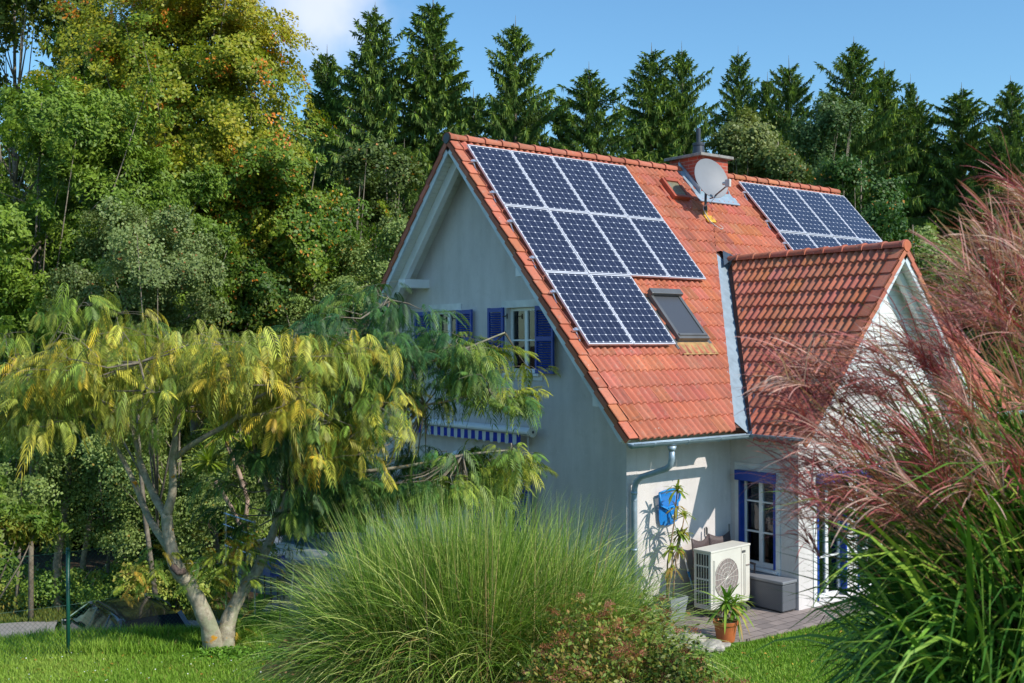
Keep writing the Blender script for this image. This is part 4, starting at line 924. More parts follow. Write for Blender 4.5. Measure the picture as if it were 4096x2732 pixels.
def silk_tree(name, base, limbs, clusters, nper, colf, label, bark, lsc=1.0, spread=.34, hangfrac=0., layer=.12, pitch=False):
    """limbs: list of (points, radii); clusters: (k,3) twig ends where fronds sit"""
    e = empty(name, tuple(base), label, 'tree'); mb = MB()
    for pts, rad in limbs:
        pts = [np.array(p, float) for p in pts]; q = []; rr = []
        for i in range(len(pts)-1):
            for k in range(4):
                t = k/4; p0 = pts[max(i-1, 0)]; p1 = pts[i]; p2 = pts[i+1]; p3 = pts[min(i+2, len(pts)-1)]
                q.append(.5*((2*p1)+(p2-p0)*t+(2*p0-5*p1+4*p2-p3)*t*t+(3*p1-p0-3*p2+p3)*t**3)+rng.normal(0, rad[i]*.05, 3)); rr.append((rad[i]*(1-t)+rad[i+1]*t)*rng.uniform(.95, 1.06))
        q.append(pts[-1]); rr.append(rad[-1]); mb.tube(q, rr, 12)
    mb.build('trunk', M[bark], e, smooth=True)
    tw = MB(); ends = np.array([l[0][-1] for l in limbs]+[l[0][-2] for l in limbs]); cl = np.array(clusters)
    hubs = []
    for c_ in cl:
        dd = np.linalg.norm(ends-c_, axis=1); j = int(np.argmin(dd+rng.random(len(dd))*.3)); a = ends[j]; md = a*.45+c_*.55+np.array([0, 0, -.10*dd[j]])+rng.normal(0, .05, 3)
        tw.tube([a, md, c_], [.012+.006*dd[j], .009, .004], 5, cap=False); hubs.append(norm((c_-a)[None])[0])
    hubs = np.array(hubs); n = len(cl)*nper; ci = np.repeat(np.arange(len(cl)), nper)
    off = rng.normal(0, 1, (n, 3))*np.array([spread, spread, layer]); pos = cl[ci]+off
    dr = norm(hubs[ci]*.5+off*1.6+rng.normal(0, .3, (n, 3))); dr[:, 2] = rng.uniform(-1.3, .15, n) if pitch else rng.uniform(-.75, .25, n)
    for k in range(0, n, 3):
        if rng.random() < .6: tw.tube([cl[ci[k]], (cl[ci[k]]+pos[k])/2+np.array([0, 0, .02]), pos[k]], [.004, .003, .0022], 3, cap=False)
    tw.build('twigs', M['bark'], e)
    c_ = colf(pos, ci, dr); sc = lsc*rng.uniform(.7, 1.15, n); hang = rng.random(n) < hangfrac
    place_fronds(pos[~hang], dr[~hang], sc[~hang], c_[~hang], fronds, M['leaf'], e, 'crown')
    if hang.any(): place_fronds(pos[hang], dr[hang], sc[hang], c_[hang], hangers, M['leaf'], e, 'hanging_leaves')
    return e, tw
D1 = 15.3
q = lambda px, py, d=D1: tuple(P(px, py, d))
b1 = P(858, 2590, 15.4); b1[2] = G(b1[0], b1[1])-.1
s_ = D1/FPX
limbsY = [([tuple(b1), q(838, 2510), q(800, 2420), q(745, 2325), q(705, 2270), q(680, 2170), q(665, 2050)], [.15, .125, .115, .105, .105, .085, .075]),
          ([q(665, 2060), q(690, 1960, 15.2), q(690, 1850, 15.1), q(700, 1780, 15.0), q(700, 1640, 15.0)], [.07, .058, .055, .045, .025]),
          ([q(695, 1835, 15.1), q(780, 1770, 14.9), q(920, 1690, 14.7), q(1010, 1600, 14.6), q(1150, 1540, 14.6)], [.045, .038, .033, .024, .012]),
          ([q(668, 2070), q(620, 1990, 15.5), q(560, 1850, 15.7), q(530, 1700, 15.9), q(500, 1560, 16)], [.06, .052, .045, .032, .015]),
          ([q(690, 2220), q(600, 2080, 15.8), q(545, 1950, 16.1), q(470, 1800, 16.3), q(360, 1650, 16.4)], [.055, .05, .042, .03, .015]),
          ([q(530, 1720, 15.9), q(400, 1600, 15.5), q(250, 1520, 15.2), q(120, 1470, 15.2)], [.04, .03, .022, .012]),
          ([q(700, 1700, 15), q(640, 1560, 14.5), q(560, 1450, 14.2)], [.035, .025, .012]),
          ([q(950, 1670, 14.7), q(1150, 1640, 15.1), q(1300, 1600, 15.3), q(1450, 1590, 15.4)], [.03, .022, .016, .01])]
cl = []
for k in range(128):
    u = rng.uniform(-1, 1); v = rng.uniform(-1, 1)
    if u*u+v*v > 1: continue
    px = 735+u*760; py = 1350+60*abs(u)+rng.normal(0, 55)+(220*rng.random()**1.6)+ (90 if px < 350 else 0) - 60*math.exp(-((px-450)/200)**2); cl.append(P(px, py, 15.2+v*1.9))
for px, py in ((60, 1420), (0, 1500), (150, 1600), (60, 1640), (250, 1650), (-60, 1560), (480, 1640), (520, 1700), (1100, 1620), (1200, 1700), (1320, 1690), (1420, 1660), (1500, 1620), (1560, 1660), (1380, 1760), (1450, 1720), (1240, 1600), (1600, 1600), (330, 1210), (280, 1230), (880, 1560), (120, 1540), (20, 1340), (380, 1560), (620, 1600), (760, 1560), (1300, 1840), (1250, 1780), (1560, 1570)): cl.append(P(px, py, 15.2+rng.uniform(-1, 1)))
def ycol(pos, ci, dr):
    n = len(pos); f = rng.random(ci.max()+1)[ci]*.5+rng.random(n)*.5
    return pal([(.06, .14, .02), (.15, .22, .03), (.26, .29, .045), (.40, .35, .04), (.52, .32, .03)], f*1.0, .22)
silk_tree('silk_tree', b1, limbsY, cl, 22, ycol, 'umbrella-shaped silk tree with yellowing feathery leaves and lichened forked trunk', 'lichen', .80, .25, .25, .10, True)
b2 = P(905, 2588, 15.45); b2[2] = G(b2[0], b2[1])-.1
limbsG = [([tuple(b2), q(905, 2520, 15.5), q(935, 2430, 15.6), q(985, 2340, 15.7), q(1030, 2280, 15.8), q(1075, 2170, 16), q(1120, 2060, 16), q(1160, 1950, 16)], [.14, .12, .10, .085, .075, .065, .055, .05]),
          ([q(1160, 1960, 16), q(1200, 1750, 16), q(1300, 1500, 16.2), q(1450, 1320, 16.2), q(1560, 1200, 16.2)], [.05, .045, .04, .025, .012]),
          ([q(1200, 1760, 16), q(1400, 1620, 16), q(1650, 1480, 16), q(1850, 1400, 15.9), q(2020, 1330, 15.9)], [.045, .035, .025, .018, .01]),
          ([q(1160, 1960, 16), q(1350, 1900, 15.8), q(1600, 1870, 15.6), q(1850, 1820, 15.5), q(2050, 1800, 15.5)], [.04, .035, .025, .018, .01]),
          ([q(1120, 2060, 16), q(1050, 1900, 16.3), q(1020, 1700, 16.5), q(1150, 1450, 16.6), q(1320, 1320, 16.6)], [.045, .04, .03, .02, .01]),
          ([q(1400, 1620, 16), q(1700, 1620, 15.8), q(1950, 1560, 15.8)], [.03, .02, .01])]
cl = []
for px, py, n_, sx_, sy_ in ((1530, 1190, 6, 80, 40), (1400, 1310, 11, 110, 55), (1740, 1390, 9, 150, 26), (1960, 1395, 5, 70, 24), (1600, 1420, 14, 170, 60), (1800, 1450, 9, 130, 40), (2010, 1560, 6, 70, 30), (1780, 1540, 7, 120, 30), (1480, 1540, 8, 110, 45),
                             (1150, 1850, 14, 140, 70), (1400, 1850, 14, 150, 70), (1650, 1880, 12, 150, 45), (1880, 1880, 11, 120, 40), (2050, 1870, 7, 60, 35), (1250, 1980, 12, 150, 50), (1550, 1990, 12, 200, 40), (1050, 2030, 8, 90, 60), (1850, 1960, 7, 120, 25), (1200, 1700, 8, 120, 60), (1150, 1560, 6, 100, 60), (1330, 1440, 8, 100, 60), (1330, 1700, 7, 90, 60)):
    for k in range(n_): cl.append(P(px+rng.normal(0, sx_), py+rng.normal(0, sy_), 15.9+rng.normal(0, .55)))
def gcol(pos, ci, dr):
    n = len(pos); f = rng.random(ci.max()+1)[ci]*.35+rng.random(n)*.45; d_, t_ = dtc(pos[:, 0], pos[:, 1]); f = f+.32*sm(-1.6, .1, t_)
    return pal([(.022, .070, .022), (.035, .10, .028), (.07, .15, .03), (.17, .23, .03), (.30, .30, .03)], f, .1)
silk_tree('silk_tree', b2, limbsG, cl, 15, gcol, 'silk tree with dark green feathery leaves reaching in front of the gable', 'lichen', .82, .17, .06, .05)
# low shoots on the trunks
cl = []
for px, py, n_, sx_, sy_ in ((585, 2300, 4, 40, 30), (850, 2250, 9, 110, 50), (950, 2330, 6, 70, 50), (980, 2480, 4, 40, 50), (930, 2200, 5, 60, 40)):
    for k in range(n_): cl.append(P(px+rng.normal(0, sx_), py+rng.normal(0, sy_), 15.6+rng.normal(0, .25)))
cl = np.array(cl); n = len(cl)*9; ci = np.repeat(np.arange(len(cl)), 9); pos = cl[ci]+rng.normal(0, .13, (n, 3)); dr = rng.normal(0, 1, (n, 3)); dr[:, 2] = 0
for o in bpy.data.objects:
    if o.name == 'silk_tree': st = o
place_fronds(pos, dr, np.full(n, .6), pal([(.05, .13, .02), (.12, .2, .025), (.26, .28, .03), (.36, .2, .03)], rng.random(n)), fronds[:2], M['leaf'], st, 'low_shoots')

# ------------------------------------------------------------------ yuccas
def sword_leaves(c, n, L, w, axis=(0, 0, 1), seed=1, cols=((.10, .18, .02), (.25, .30, .03)), spread=1.0, droop=.35, seg=5, lo=-.35):
    rg = np.random.default_rng(seed); VV = []; FF = []; CC = []; k0 = 0; ax = Vector(axis).normalized(); qz = ax.to_track_quat('Z', 'Y').to_matrix()
    for k in range(n):
        a = rg.uniform(0, 6.28); el = rg.uniform(lo, 1.35); l = L*rg.uniform(.7, 1.1)*(1 if el > 0 else .85); d = np.array(qz @ Vector((math.cos(a)*math.cos(el)*spread, math.sin(a)*math.cos(el)*spread, math.sin(el))))
        sd = np.cross(d, [0, 0, 1]); sd = sd/max(np.linalg.norm(sd), .1); ww = w*rg.uniform(.75, 1.2); c0 = np.array(cols[0])+(np.array(cols[1])-np.array(cols[0]))*rg.random()
        if el < -.1 and rg.random() < .4: c0 = np.array([.35, .24, .06])
        dr_ = droop*rg.uniform(.3, 1.3)
        for j in range(seg+1):
            t = j/seg; p = np.array(c)+d*l*t+np.array([0, 0, -1])*l*dr_*t*t; wj = ww*(.55+1.6*t*(1-t)) if t < 1 else .001
            VV += [p-sd*wj/2, p+np.array([0, 0, -wj*.12]), p+sd*wj/2]
        for j in range(seg):
            a_ = k0+3*j; FF += [(a_, a_+1, a_+4, a_+3), (a_+1, a_+2, a_+5, a_+4)]
        CC += [c0*rg.uniform(.85, 1.12)]*(3*(seg+1)); k0 += 3*(seg+1)
    return np.array(VV), np.array(FF), np.array(CC)
by = P(985, 2300, 19); gy = G(by[0], by[1]); yt = empty('yucca_tree', (by[0], by[1], gy), 'tall yucca with several yellow-green sword leaf heads behind the silk trees', 'tree')
mb = MB(); mb.tube([(by[0], by[1], gy-.1), tuple(P(970, 2120, 19)), tuple(P(925, 2030, 19)), tuple(P(862, 1925, 19))], [.06, .05, .04, .035], 8); mb.tube([tuple(P(975, 2160, 19)), tuple(P(990, 2000, 19.1)), tuple(P(960, 1900, 19.2)), tuple(P(900, 1760, 19.2))], [.045, .04, .04, .035], 8); mb.build('trunk', simple('pinkish_stem', (.40, .28, .22), .8, var=.25), yt, smooth=True)
for k, (px, py, d, n_, L) in enumerate(((900, 1735, 19.2, 90, .62), (835, 1850, 19, 80, .6), (970, 2190, 18.9, 85, .6), (965, 2070, 19.1, 60, .55), (1000, 1800, 19.3, 40, .5))):
    V, F, C_ = sword_leaves(P(px, py, d), n_, L, .045, seed=20+k, cols=((.13, .22, .02), (.36, .40, .05))); npmesh('leaf_head', V, F, M['leaf'], yt, cols=C_)
# ------------------------------------------------------------------ ribbons: arching blades as one mesh per plant
def ribbons(p0, d0, L, w, droop, seg=7, wprof=None, side=None, curl=0):
    """p0 (n,3) roots, d0 (n,3) start directions, L lengths, w widths, droop bending towards the ground"""
    n = len(p0); d = norm(d0); pts = [p0]; dirs = [d]; ds = (L/seg)[:, None]
    for k in range(seg):
        g = np.zeros((n, 3)); g[:, 2] = -droop*(.25+1.5*(k+1)/seg)/seg
        d = norm(d+g+rng.normal(0, .012+curl, (n, 3))); pts.append(pts[-1]+d*ds); dirs.append(d)
    Pn = np.stack(pts, 1); Dn = np.stack(dirs, 1)
    if side is None: side = norm(np.cross(d0+rng.normal(0, .35, (n, 3)), [0, 0, 1.])+rng.normal(0, .3, (n, 3)))
    sd = norm(side[:, None]-Dn*np.sum(side[:, None]*Dn, -1, keepdims=True))
    t = np.linspace(0, 1, seg+1); wp = (np.minimum(1, .55+2.2*t)*np.minimum(1, (1-t)*2.6)+.04) if wprof is None else wprof(t)
    W = (w[:, None]*wp[None])[..., None]*.5
    V = np.stack([Pn-sd*W, Pn+sd*W], 2).reshape(n, -1, 3); m_ = 2*(seg+1)
    f = np.array([(2*k, 2*k+1, 2*k+3, 2*k+2) for k in range(seg)]); F = (np.arange(n)*m_)[:, None, None]+f[None]
    return V.reshape(-1, 3), F.reshape(-1, 4), m_, Pn
def radial(n, el0, el1, bias=None):
    a = rng.uniform(0, 6.283, n); el = rng.uniform(el0, el1, n)
    return np.stack([np.cos(a)*np.cos(el), np.sin(a)*np.cos(el), np.sin(el)], -1)
# the big fine-leaved clump in the middle
gx, gy_ = xy(10.8, -.45); mis = empty('fountain_grass', (gx, gy_, G(gx, gy_)), 'huge fountain of fine green ornamental grass in the middle foreground', 'ornamental grass')
VV = []; FF = []; CC = []; off = 0
mounds = [(10.9, -1.02, .98), (10.7, -.35, 1.05), (10.9, .35, .98), (11.4, -.6, 1.0), (11.2, -1.4, .8), (11.2, .75, .8)]
for (d, t, s_) in mounds:
    x, y = xy(d, t); n = 4700; a = rng.uniform(0, 6.283, n); rr = .36*np.sqrt(rng.random(n)); rx = x+np.cos(a)*rr; ry = y+np.sin(a)*rr
    p0 = np.stack([rx, ry, ter(rx, ry)-.02], -1); lean = np.clip(rng.beta(1.3, 2.0, n), 0, 1)*1.0; aa = a+rng.normal(0, .9, n)
    d0 = np.stack([np.cos(aa)*lean*.75, np.sin(aa)*lean*.75, np.ones(n)], -1)
    L = rng.uniform(1.25, 2.5, n)*s_*(1-.05*lean); dry = rng.random(n) < .12; V, F, m_, Pn = ribbons(p0, d0, L*np.where(dry, .8, 1), rng.uniform(.005, .0095, n), (.6+1.6*lean*rng.uniform(.5, 1.5, n))*np.where(dry, 1.9, 1), 8, curl=.02)
    f = rng.random(n); c = pal([(.055, .13, .012), (.13, .245, .022), (.27, .38, .06), (.50, .52, .17)], f); q_ = dry; c[q_] = pal([(.34, .17, .05), (.48, .33, .12), (.5, .42, .2)], rng.random(q_.sum()))
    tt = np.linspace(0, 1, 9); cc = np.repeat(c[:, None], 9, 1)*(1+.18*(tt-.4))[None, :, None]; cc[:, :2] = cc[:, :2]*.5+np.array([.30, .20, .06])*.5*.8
    cc = np.repeat(cc, 2, axis=1).reshape(-1, 3); VV.append(V); FF.append(F+off); CC.append(cc); off += len(V)
npmesh('blades', np.concatenate(VV), np.concatenate(FF), M['blade'], mis, cols=np.clip(np.concatenate(CC), .004, .9))
# fine flower stalks above it
n = 150; x, y = xy(10.9, -.2); a = rng.uniform(0, 6.28, n); rr = 1.1*np.sqrt(rng.random(n)); px_ = x+np.cos(a)*rr*1.1; py_ = y+np.sin(a)*rr*.8
p0 = np.stack([px_, py_, ter(px_, py_)], -1); V, F, m_, Pn = ribbons(p0, np.stack([np.cos(a)*.16, np.sin(a)*.16, np.ones(n)], -1)+rng.normal(0, .06, (n, 3)), rng.uniform(1.9, 2.45, n), np.full(n, .006), np.full(n, .25), 6)
npmesh('stalks', V, F, M['blade'], mis, cols=np.repeat(pal([(.25, .24, .08), (.42, .26, .14)], rng.random(n)), m_, axis=0))

# the tall red-plumed grass close to the viewpoint on the right
bx_, by_ = xy(4.3, 2.05); GZ = G(bx_, by_); red = empty('silver_grass', (bx_, by_, GZ), 'tall silver grass with red feathery plumes filling the right foreground', 'ornamental grass')
def redblades(n, cen, zb, Lr, wr, leanr, dr, dirc, colr, spread=.35, seg=9):
    a = rng.uniform(0, 6.283, n); rr = spread*np.sqrt(rng.random(n)); x, y = xy(*cen); p0 = np.stack([x+np.cos(a)*rr, y+np.sin(a)*rr, np.full(n, GZ+zb)+rng.uniform(-.1, .35, n)], -1)
    aa = rng.normal(dirc[0], dirc[1], n); ln = rng.uniform(*leanr, n)
    d0 = np.stack([np.cos(aa)*ln, np.sin(aa)*ln, np.ones(n)], -1); V, F, m_, Pn = ribbons(p0, d0, rng.uniform(*Lr, n), rng.uniform(*wr, n), rng.uniform(*dr, n), seg, curl=-.009)
    c = pal(colr, rng.random(n)); d_, t_ = dtc(Pn[..., 0], Pn[..., 1]); mn = (t_/d_*FPX+2048).min(1); keep = (mn > 3200) | (rng.random(n) < .06) & (mn > 2950)
    V = V.reshape(n, -1, 3)[keep].reshape(-1, 3); nk = int(keep.sum()); F = F.reshape(n, -1, 4)[:nk].reshape(-1, 4); return V, F, np.repeat(c[keep], m_, axis=0)
left_a = math.atan2(-rt[1], -rt[0]); VV = []; FF = []; CC = []; off = 0
gcols = [(.025, .09, .012), (.05, .15, .018), (.12, .26, .025), (.28, .40, .05)]
for args in ((3000, (4.3, 2.02), .1, (1.4, 2.2), (.015, .027), (.15, 1.1), (1.2, 2.6), (left_a, 1.3), gcols, .35),
             (2400, (4.7, 2.4), .2, (1.5, 2.4), (.015, .027), (.1, .9), (1.0, 2.4), (left_a, 1.6), gcols, .4),
             (1700, (3.9, 2.0), .0, (1.1, 1.9), (.014, .025), (.3, 1.3), (1.6, 2.8), (left_a, 1.0), gcols, .3),
             (800, (4.4, 3.0), .3, (1.6, 2.7), (.015, .027), (.1, .8), (.8, 2.2), (left_a, 1.6), gcols, .4),
             (1700, (4.7, 2.4), 1.0, (.8, 1.35), (.014, .024), (.1, .9), (.8, 2.2), (left_a, 2.0), [(.08, .20, .02), (.2, .36, .03), (.38, .48, .07)], .5),
             (50, (4.1, 2.3), .2, (1.4, 2.1), (.010, .016), (.4, 1.1), (1.6, 2.8), (left_a, .8), [(.35, .28, .06), (.42, .15, .04)], .35)):
    V, F, C_ = redblades(*args); VV.append(V); FF.append(F+off); CC.append(C_); off += len(V)
npmesh('blades', np.concatenate(VV), np.concatenate(FF), M['blade'], red, cols=np.concatenate(CC))
# plumes: each a bundle of long hair-like strands on a stalk
VV = []; FF = []; CC = []; off = 0; SV = []; SF = []; SC = []; soff = 0
plumes = []
def P3(px, py, d): return P(px, py, d)
for k in range(105):
    py = rng.uniform(700, 1950); lo_x = np.interp(py, [700, 1000, 1300, 1500, 1950], [4000, 3830, 3420, 3250, 3450]); plumes.append((rng.uniform(lo_x, 4180), py, rng.uniform(3.8, 5.2), rng.uniform(.24, .36), None))
for px, py in ((3060, 1400), (3180, 1460), (3120, 1530), (3230, 1560), (3020, 1480), (2990, 1780), (3100, 1800), (3180, 1900), (3260, 1830), (3160, 1990), (3340, 1700), (3440, 1480), (3500, 1650), (3380, 1950), (3480, 2050), (3590, 1850), (3560, 1330), (3700, 1180), (3880, 900), (3780, 1230), (3620, 1560), (3300, 1380), (3420, 1330), (3240, 1420), (3680, 1720), (3760, 1560)):
    plumes.append((px, py, rng.uniform(3.9, 4.7), rng.uniform(.22, .32), 1))
for (a_, b_) in ((3020, 1860), (3080, 1930), (3150, 1850), (3210, 1960), (3120, 2020), (3060, 1760), (3250, 1780)): plumes.append((a_, b_, rng.uniform(4., 4.6), rng.uniform(.24, .32), 1))
for k in range(60):
    py = rng.uniform(1330, 2000); plumes.append((rng.uniform(3000+max(0, (py-1650)*.4), 3750), py, rng.uniform(3.8, 4.7), rng.uniform(.24, .36), 1))
for (px, py, d, L, fix) in plumes:
    base = P(px+rng.uniform(150, 320)*(1 if px < 3700 else .6), py+rng.uniform(60, 240), d); tip0 = P(px, py, d+rng.normal(0, .1)); ax = (tip0-base); ax = ax/np.linalg.norm(ax)
    ns = int(rng.integers(20, 32)); t = rng.random(ns)**.8*.45; p0 = base+ax*(t*L)[:, None]
    sp = rng.normal(0, .30, (ns, 3)); d0 = norm(ax+sp+np.array([0, 0, .05])); Ls = L*rng.uniform(.55, 1.0, ns)
    V, F, m_, Pn = ribbons(p0, d0, Ls, np.full(ns, 1)*rng.uniform(.0042, .0078, ns), rng.uniform(.25, 1.1, ns), 7, wprof=lambda t: .6+.4*np.sin(np.clip(t*8, 0, 3))*0+np.where(t > .95, -.4, 0))
    hue = rng.random(); c0 = pal([(.34, .07, .08), (.48, .14, .14), (.57, .26, .22), (.64, .44, .35)], np.clip(hue+rng.normal(0, .14, ns), 0, 1))
    VV.append(V); FF.append(F+off); CC.append(np.repeat(c0, m_, axis=0)); off += len(V)
    x, y = xy(4.4+rng.uniform(-.4, .5), 2.6+rng.uniform(-.3, .6)); root = np.array([x, y, GZ+.3]); md = base*.6+root*.4+np.array([0, 0, .35])-rt*.05
    mb_t = np.linspace(0, 1, 7)[:, None]; cv = (1-mb_t)**2*root+2*mb_t*(1-mb_t)*md+mb_t**2*(base+ax*L*.3); sdv = norm(np.cross(cv[-1]-cv[0], fw)[None])[0]*.0022
    V = np.stack([cv-sdv, cv+sdv], 1).reshape(-1, 3); F = np.array([(2*k, 2*k+1, 2*k+3, 2*k+2) for k in range(6)]); SV.append(V); SF.append(F+soff); SC.append(np.repeat(np.array([[.22, .12, .05]])*rng.uniform(.6, 1.3), len(V), axis=0)); soff += len(V)
npmesh('plumes', np.concatenate(VV), np.concatenate(FF), M['plume'], red, cols=np.clip(np.concatenate(CC), .004, .9)); npmesh('stalks', np.concatenate(SV), np.concatenate(SF), M['blade'], red, cols=np.concatenate(SC))

# ------------------------------------------------------------------ lawn blades and weeds
def grass_patch(n, dlo, dhi, tlo, thi, hlo, hhi, w=.006, keep=None, cols=((.09, .185, .015), (.175, .31, .03), (.33, .43, .08))):
    d = rng.uniform(dlo, dhi, n); t = rng.uniform(tlo, thi, n)
    if keep is not None: q_ = keep(d, t); d, t = d[q_], t[q_]
    n = len(d); x, y = xy(d, t); z = ter(x, y); h = rng.uniform(hlo, hhi, n)*(.75+.6*lownoise(np.stack([x, y, z], -1), 3.1, .4)); a = rng.uniform(0, 6.28, n)
    b = np.stack([x, y, z-.005], -1); s_ = np.stack([np.cos(a), np.sin(a), 0*a], -1)*(w*rng.uniform(.6, 1.3, n))[:, None]; ln = np.stack([-np.sin(a), np.cos(a), 0*a], -1)*(h*rng.uniform(.1, .9, n))[:, None]
    tip = b+ln+np.array([0, 0, 1.])*h[:, None]; md = b+ln*.35+np.array([0, 0, .6])*h[:, None]
    V = np.stack([b-s_, b+s_, md+s_*.7, tip, md-s_*.7], 1).reshape(-1, 3); F3 = np.arange(n)[:, None]*5
    F = np.concatenate([F3+np.array([[0, 1, 2, 4]]), F3+np.array([[4, 2, 3, 3]])])
    f = .65*lownoise(np.stack([x, y, z], -1), 1.7, 1.)+.35*rng.random(n); c = pal(list(cols), f, .16); q_ = rng.random(n) < .03; c[q_] = (.30, .27, .08)
    return V, F3, np.repeat(c, 5, axis=0), n
def build_grass(n_list, name='lawn_grass'):
    VV = []; FF = []; CC = []; off = 0
    for a in n_list:
        V, F3, C_, n = grass_patch(**a); VV.append(V); b = (np.arange(n)*5+off)[:, None]; FF += [b+np.array([[0, 1, 2]]), b+np.array([[0, 2, 4]]), b+np.array([[4, 2, 3]])]; CC.append(C_); off += len(V)
    return npmesh(name, np.concatenate(VV), np.concatenate(FF), M['lawn'], cols=np.concatenate(CC), kind='stuff', label='bright green mown lawn grass with longer tufts at the edges', )
notp = lambda d, t: ~((np.abs(d-15.42) < .28) & (np.abs(t+4.2) < .3))
def rl(d, t):
    x, y = xy(d, t); return (y < -6.05-.02*x) | (x < .55)
def lawnL(d, t): return (d < 15.9+.25*(t+7)+.6) & notp(d, t) & ~((d > 14) & (t > -3.4+.35*(d-15)*0))
build_grass([dict(n=150000, dlo=13.2, dhi=17.2, tlo=-8.2, thi=-1.6, hlo=.03, hhi=.085, keep=lawnL), dict(n=26000, dlo=15.1, dhi=17.4, tlo=-8.4, thi=-3.6, hlo=.08, hhi=.2, w=.007, keep=lawnL),
             dict(n=90000, dlo=12.7, dhi=17.6, tlo=1.4, thi=6.6, hlo=.02, hhi=.06, keep=lambda d, t: rl(d, t)), dict(n=30000, dlo=18, dhi=30, tlo=-18, thi=-5.2, hlo=.06, hhi=.16, w=.012, keep=lambda d, t: d < 27.2+.28*(t+12.8)),
             dict(n=16000, dlo=29.8, dhi=31.3, tlo=-18, thi=-6, hlo=.06, hhi=.2, w=.012, cols=((.08, .13, .02), (.18, .2, .04), (.3, .2, .05)))])
n = 4200; a = rng.uniform(0, 6.28, n); rr = np.sqrt(rng.random(n)); dd = 15.15+np.sin(a)*rr*.38; tt = -4.0+np.cos(a)*rr*.95; x, y = xy(dd, tt); pts = np.stack([x, y, ter(x, y)+rng.uniform(.02, .12, n)*(1.2-rr)], -1)
V, F = leaves(pts, np.tile([[0, 0, 1.]], (n, 1)), .038, 1.2, .45); npmesh('ground_cover', V, F, M['leaf'], cols=np.repeat(pal([(.08, .2, .02), (.18, .33, .04)], rng.random(n)), 4, axis=0), kind='stuff', label='low yellow-green weeds round the foot of the silk trees')
n = 9000; d = rng.uniform(12.2, 17.5, n); t = rng.uniform(-4.4, 1.8, n); q_ = ((d < 13.6) | (np.abs(t+3.4+.4*(d-16)) < .5)); d, t = d[q_], t[q_]; n = len(d); x, y = xy(d, t); pts = np.stack([x, y, ter(x, y)+.012], -1)
V, F = leaves(pts, np.tile([[0, 0, 1.]], (n, 1)), .03, 1.8, .5); npmesh('bark_mulch', V, F, M['leaf'], cols=np.repeat(pal([(.05, .025, .015), (.16, .08, .04), (.28, .16, .08)], rng.random(n)), 4, axis=0), kind='stuff', label='brown bark mulch and fallen leaves in the garden bed')

# ------------------------------------------------------------------ spiraea shrubs with rusty flower heads in front
def spiraea(cpx, cpy, d, rx, ry, n, label, heads, green, seed=0):
    c = P(cpx, cpy, d); k = d/FPX; r = np.array([rx*k, rx*k*.8, ry*k]); b_ = (c[0], c[1], G(c[0], c[1])); e = empty('spiraea_bush', b_, label, 'bush', 'spiraea bushes')
    S_, O = crown_sprays(c, r, n, .35, .2); S_ = S_[S_[:, 2] > b_[2]]; m_ = len(S_); idx = np.repeat(np.arange(m_), 14)
    stems = MB()
    for q_ in range(0, m_, 2): stems.tube([(b_[0]+rng.normal(0, .12), b_[1]+rng.normal(0, .12), b_[2]), tuple((S_[q_]+np.array(b_))/2+rng.normal(0, .05, 3)), tuple(S_[q_])], [.006, .005, .002], 4, cap=False)
    stems.build('stems', simple('reddish_twigs', (.16, .07, .035), .8), e)
    pts = S_[idx]+rng.normal(0, .055, (len(idx), 3)); V, F = leaves(pts, rng.normal(0, .5, (len(idx), 3))+np.array([0, 0, .8]), .026, 1.9, .5); npmesh('leaves', V, F, M['leaf'], e, cols=np.repeat(pal(green, .2+.8*rng.random(len(idx))), 4, axis=0))
    top = S_[(S_[:, 2]-c[2])/r[2] > .1]; hs = top[rng.choice(len(top), min(heads, len(top)), replace=False)]; hi = np.repeat(np.arange(len(hs)), 130)
    hp = hs[hi]+rng.normal(0, 1, (len(hi), 3))*np.array([.028, .028, .014])+np.array([0, 0, .04]); V, F = leaves(hp, rng.normal(0, 1, (len(hp), 3)), .0085, 1.2, 1.)
    hc = pal([(.16, .06, .03), (.34, .12, .06), (.42, .16, .12)], rng.random(len(hs)))[hi]; npmesh('flower_heads', V, F, M['leaf'], e, cols=np.repeat(np.clip(hc*(1+rng.normal(0, .2, (len(hi), 1))), .01, .8), 4, axis=0))
sg = [(.07, .13, .02), (.12, .20, .03), (.22, .24, .04), (.26, .12, .04)]
spiraea(2420, 2620, 9.6, 330, 210, 230, 'spiraea with rusty brown flower heads in front of the fountain grass', 50, sg)
spiraea(2250, 2800, 9.0, 190, 200, 200, 'low spiraea with pinkish heads at the bottom edge, left of the taller one', 14, sg)
spiraea(2680, 2740, 9.8, 190, 160, 220, 'darker spiraea between the rocks and the lawn', 12, [(.03, .07, .015), (.06, .12, .02), (.14, .15, .03)])
spiraea(2860, 2830, 9.4, 200, 120, 120, 'low spiraea at the bottom edge beside the lawn', 8, sg)
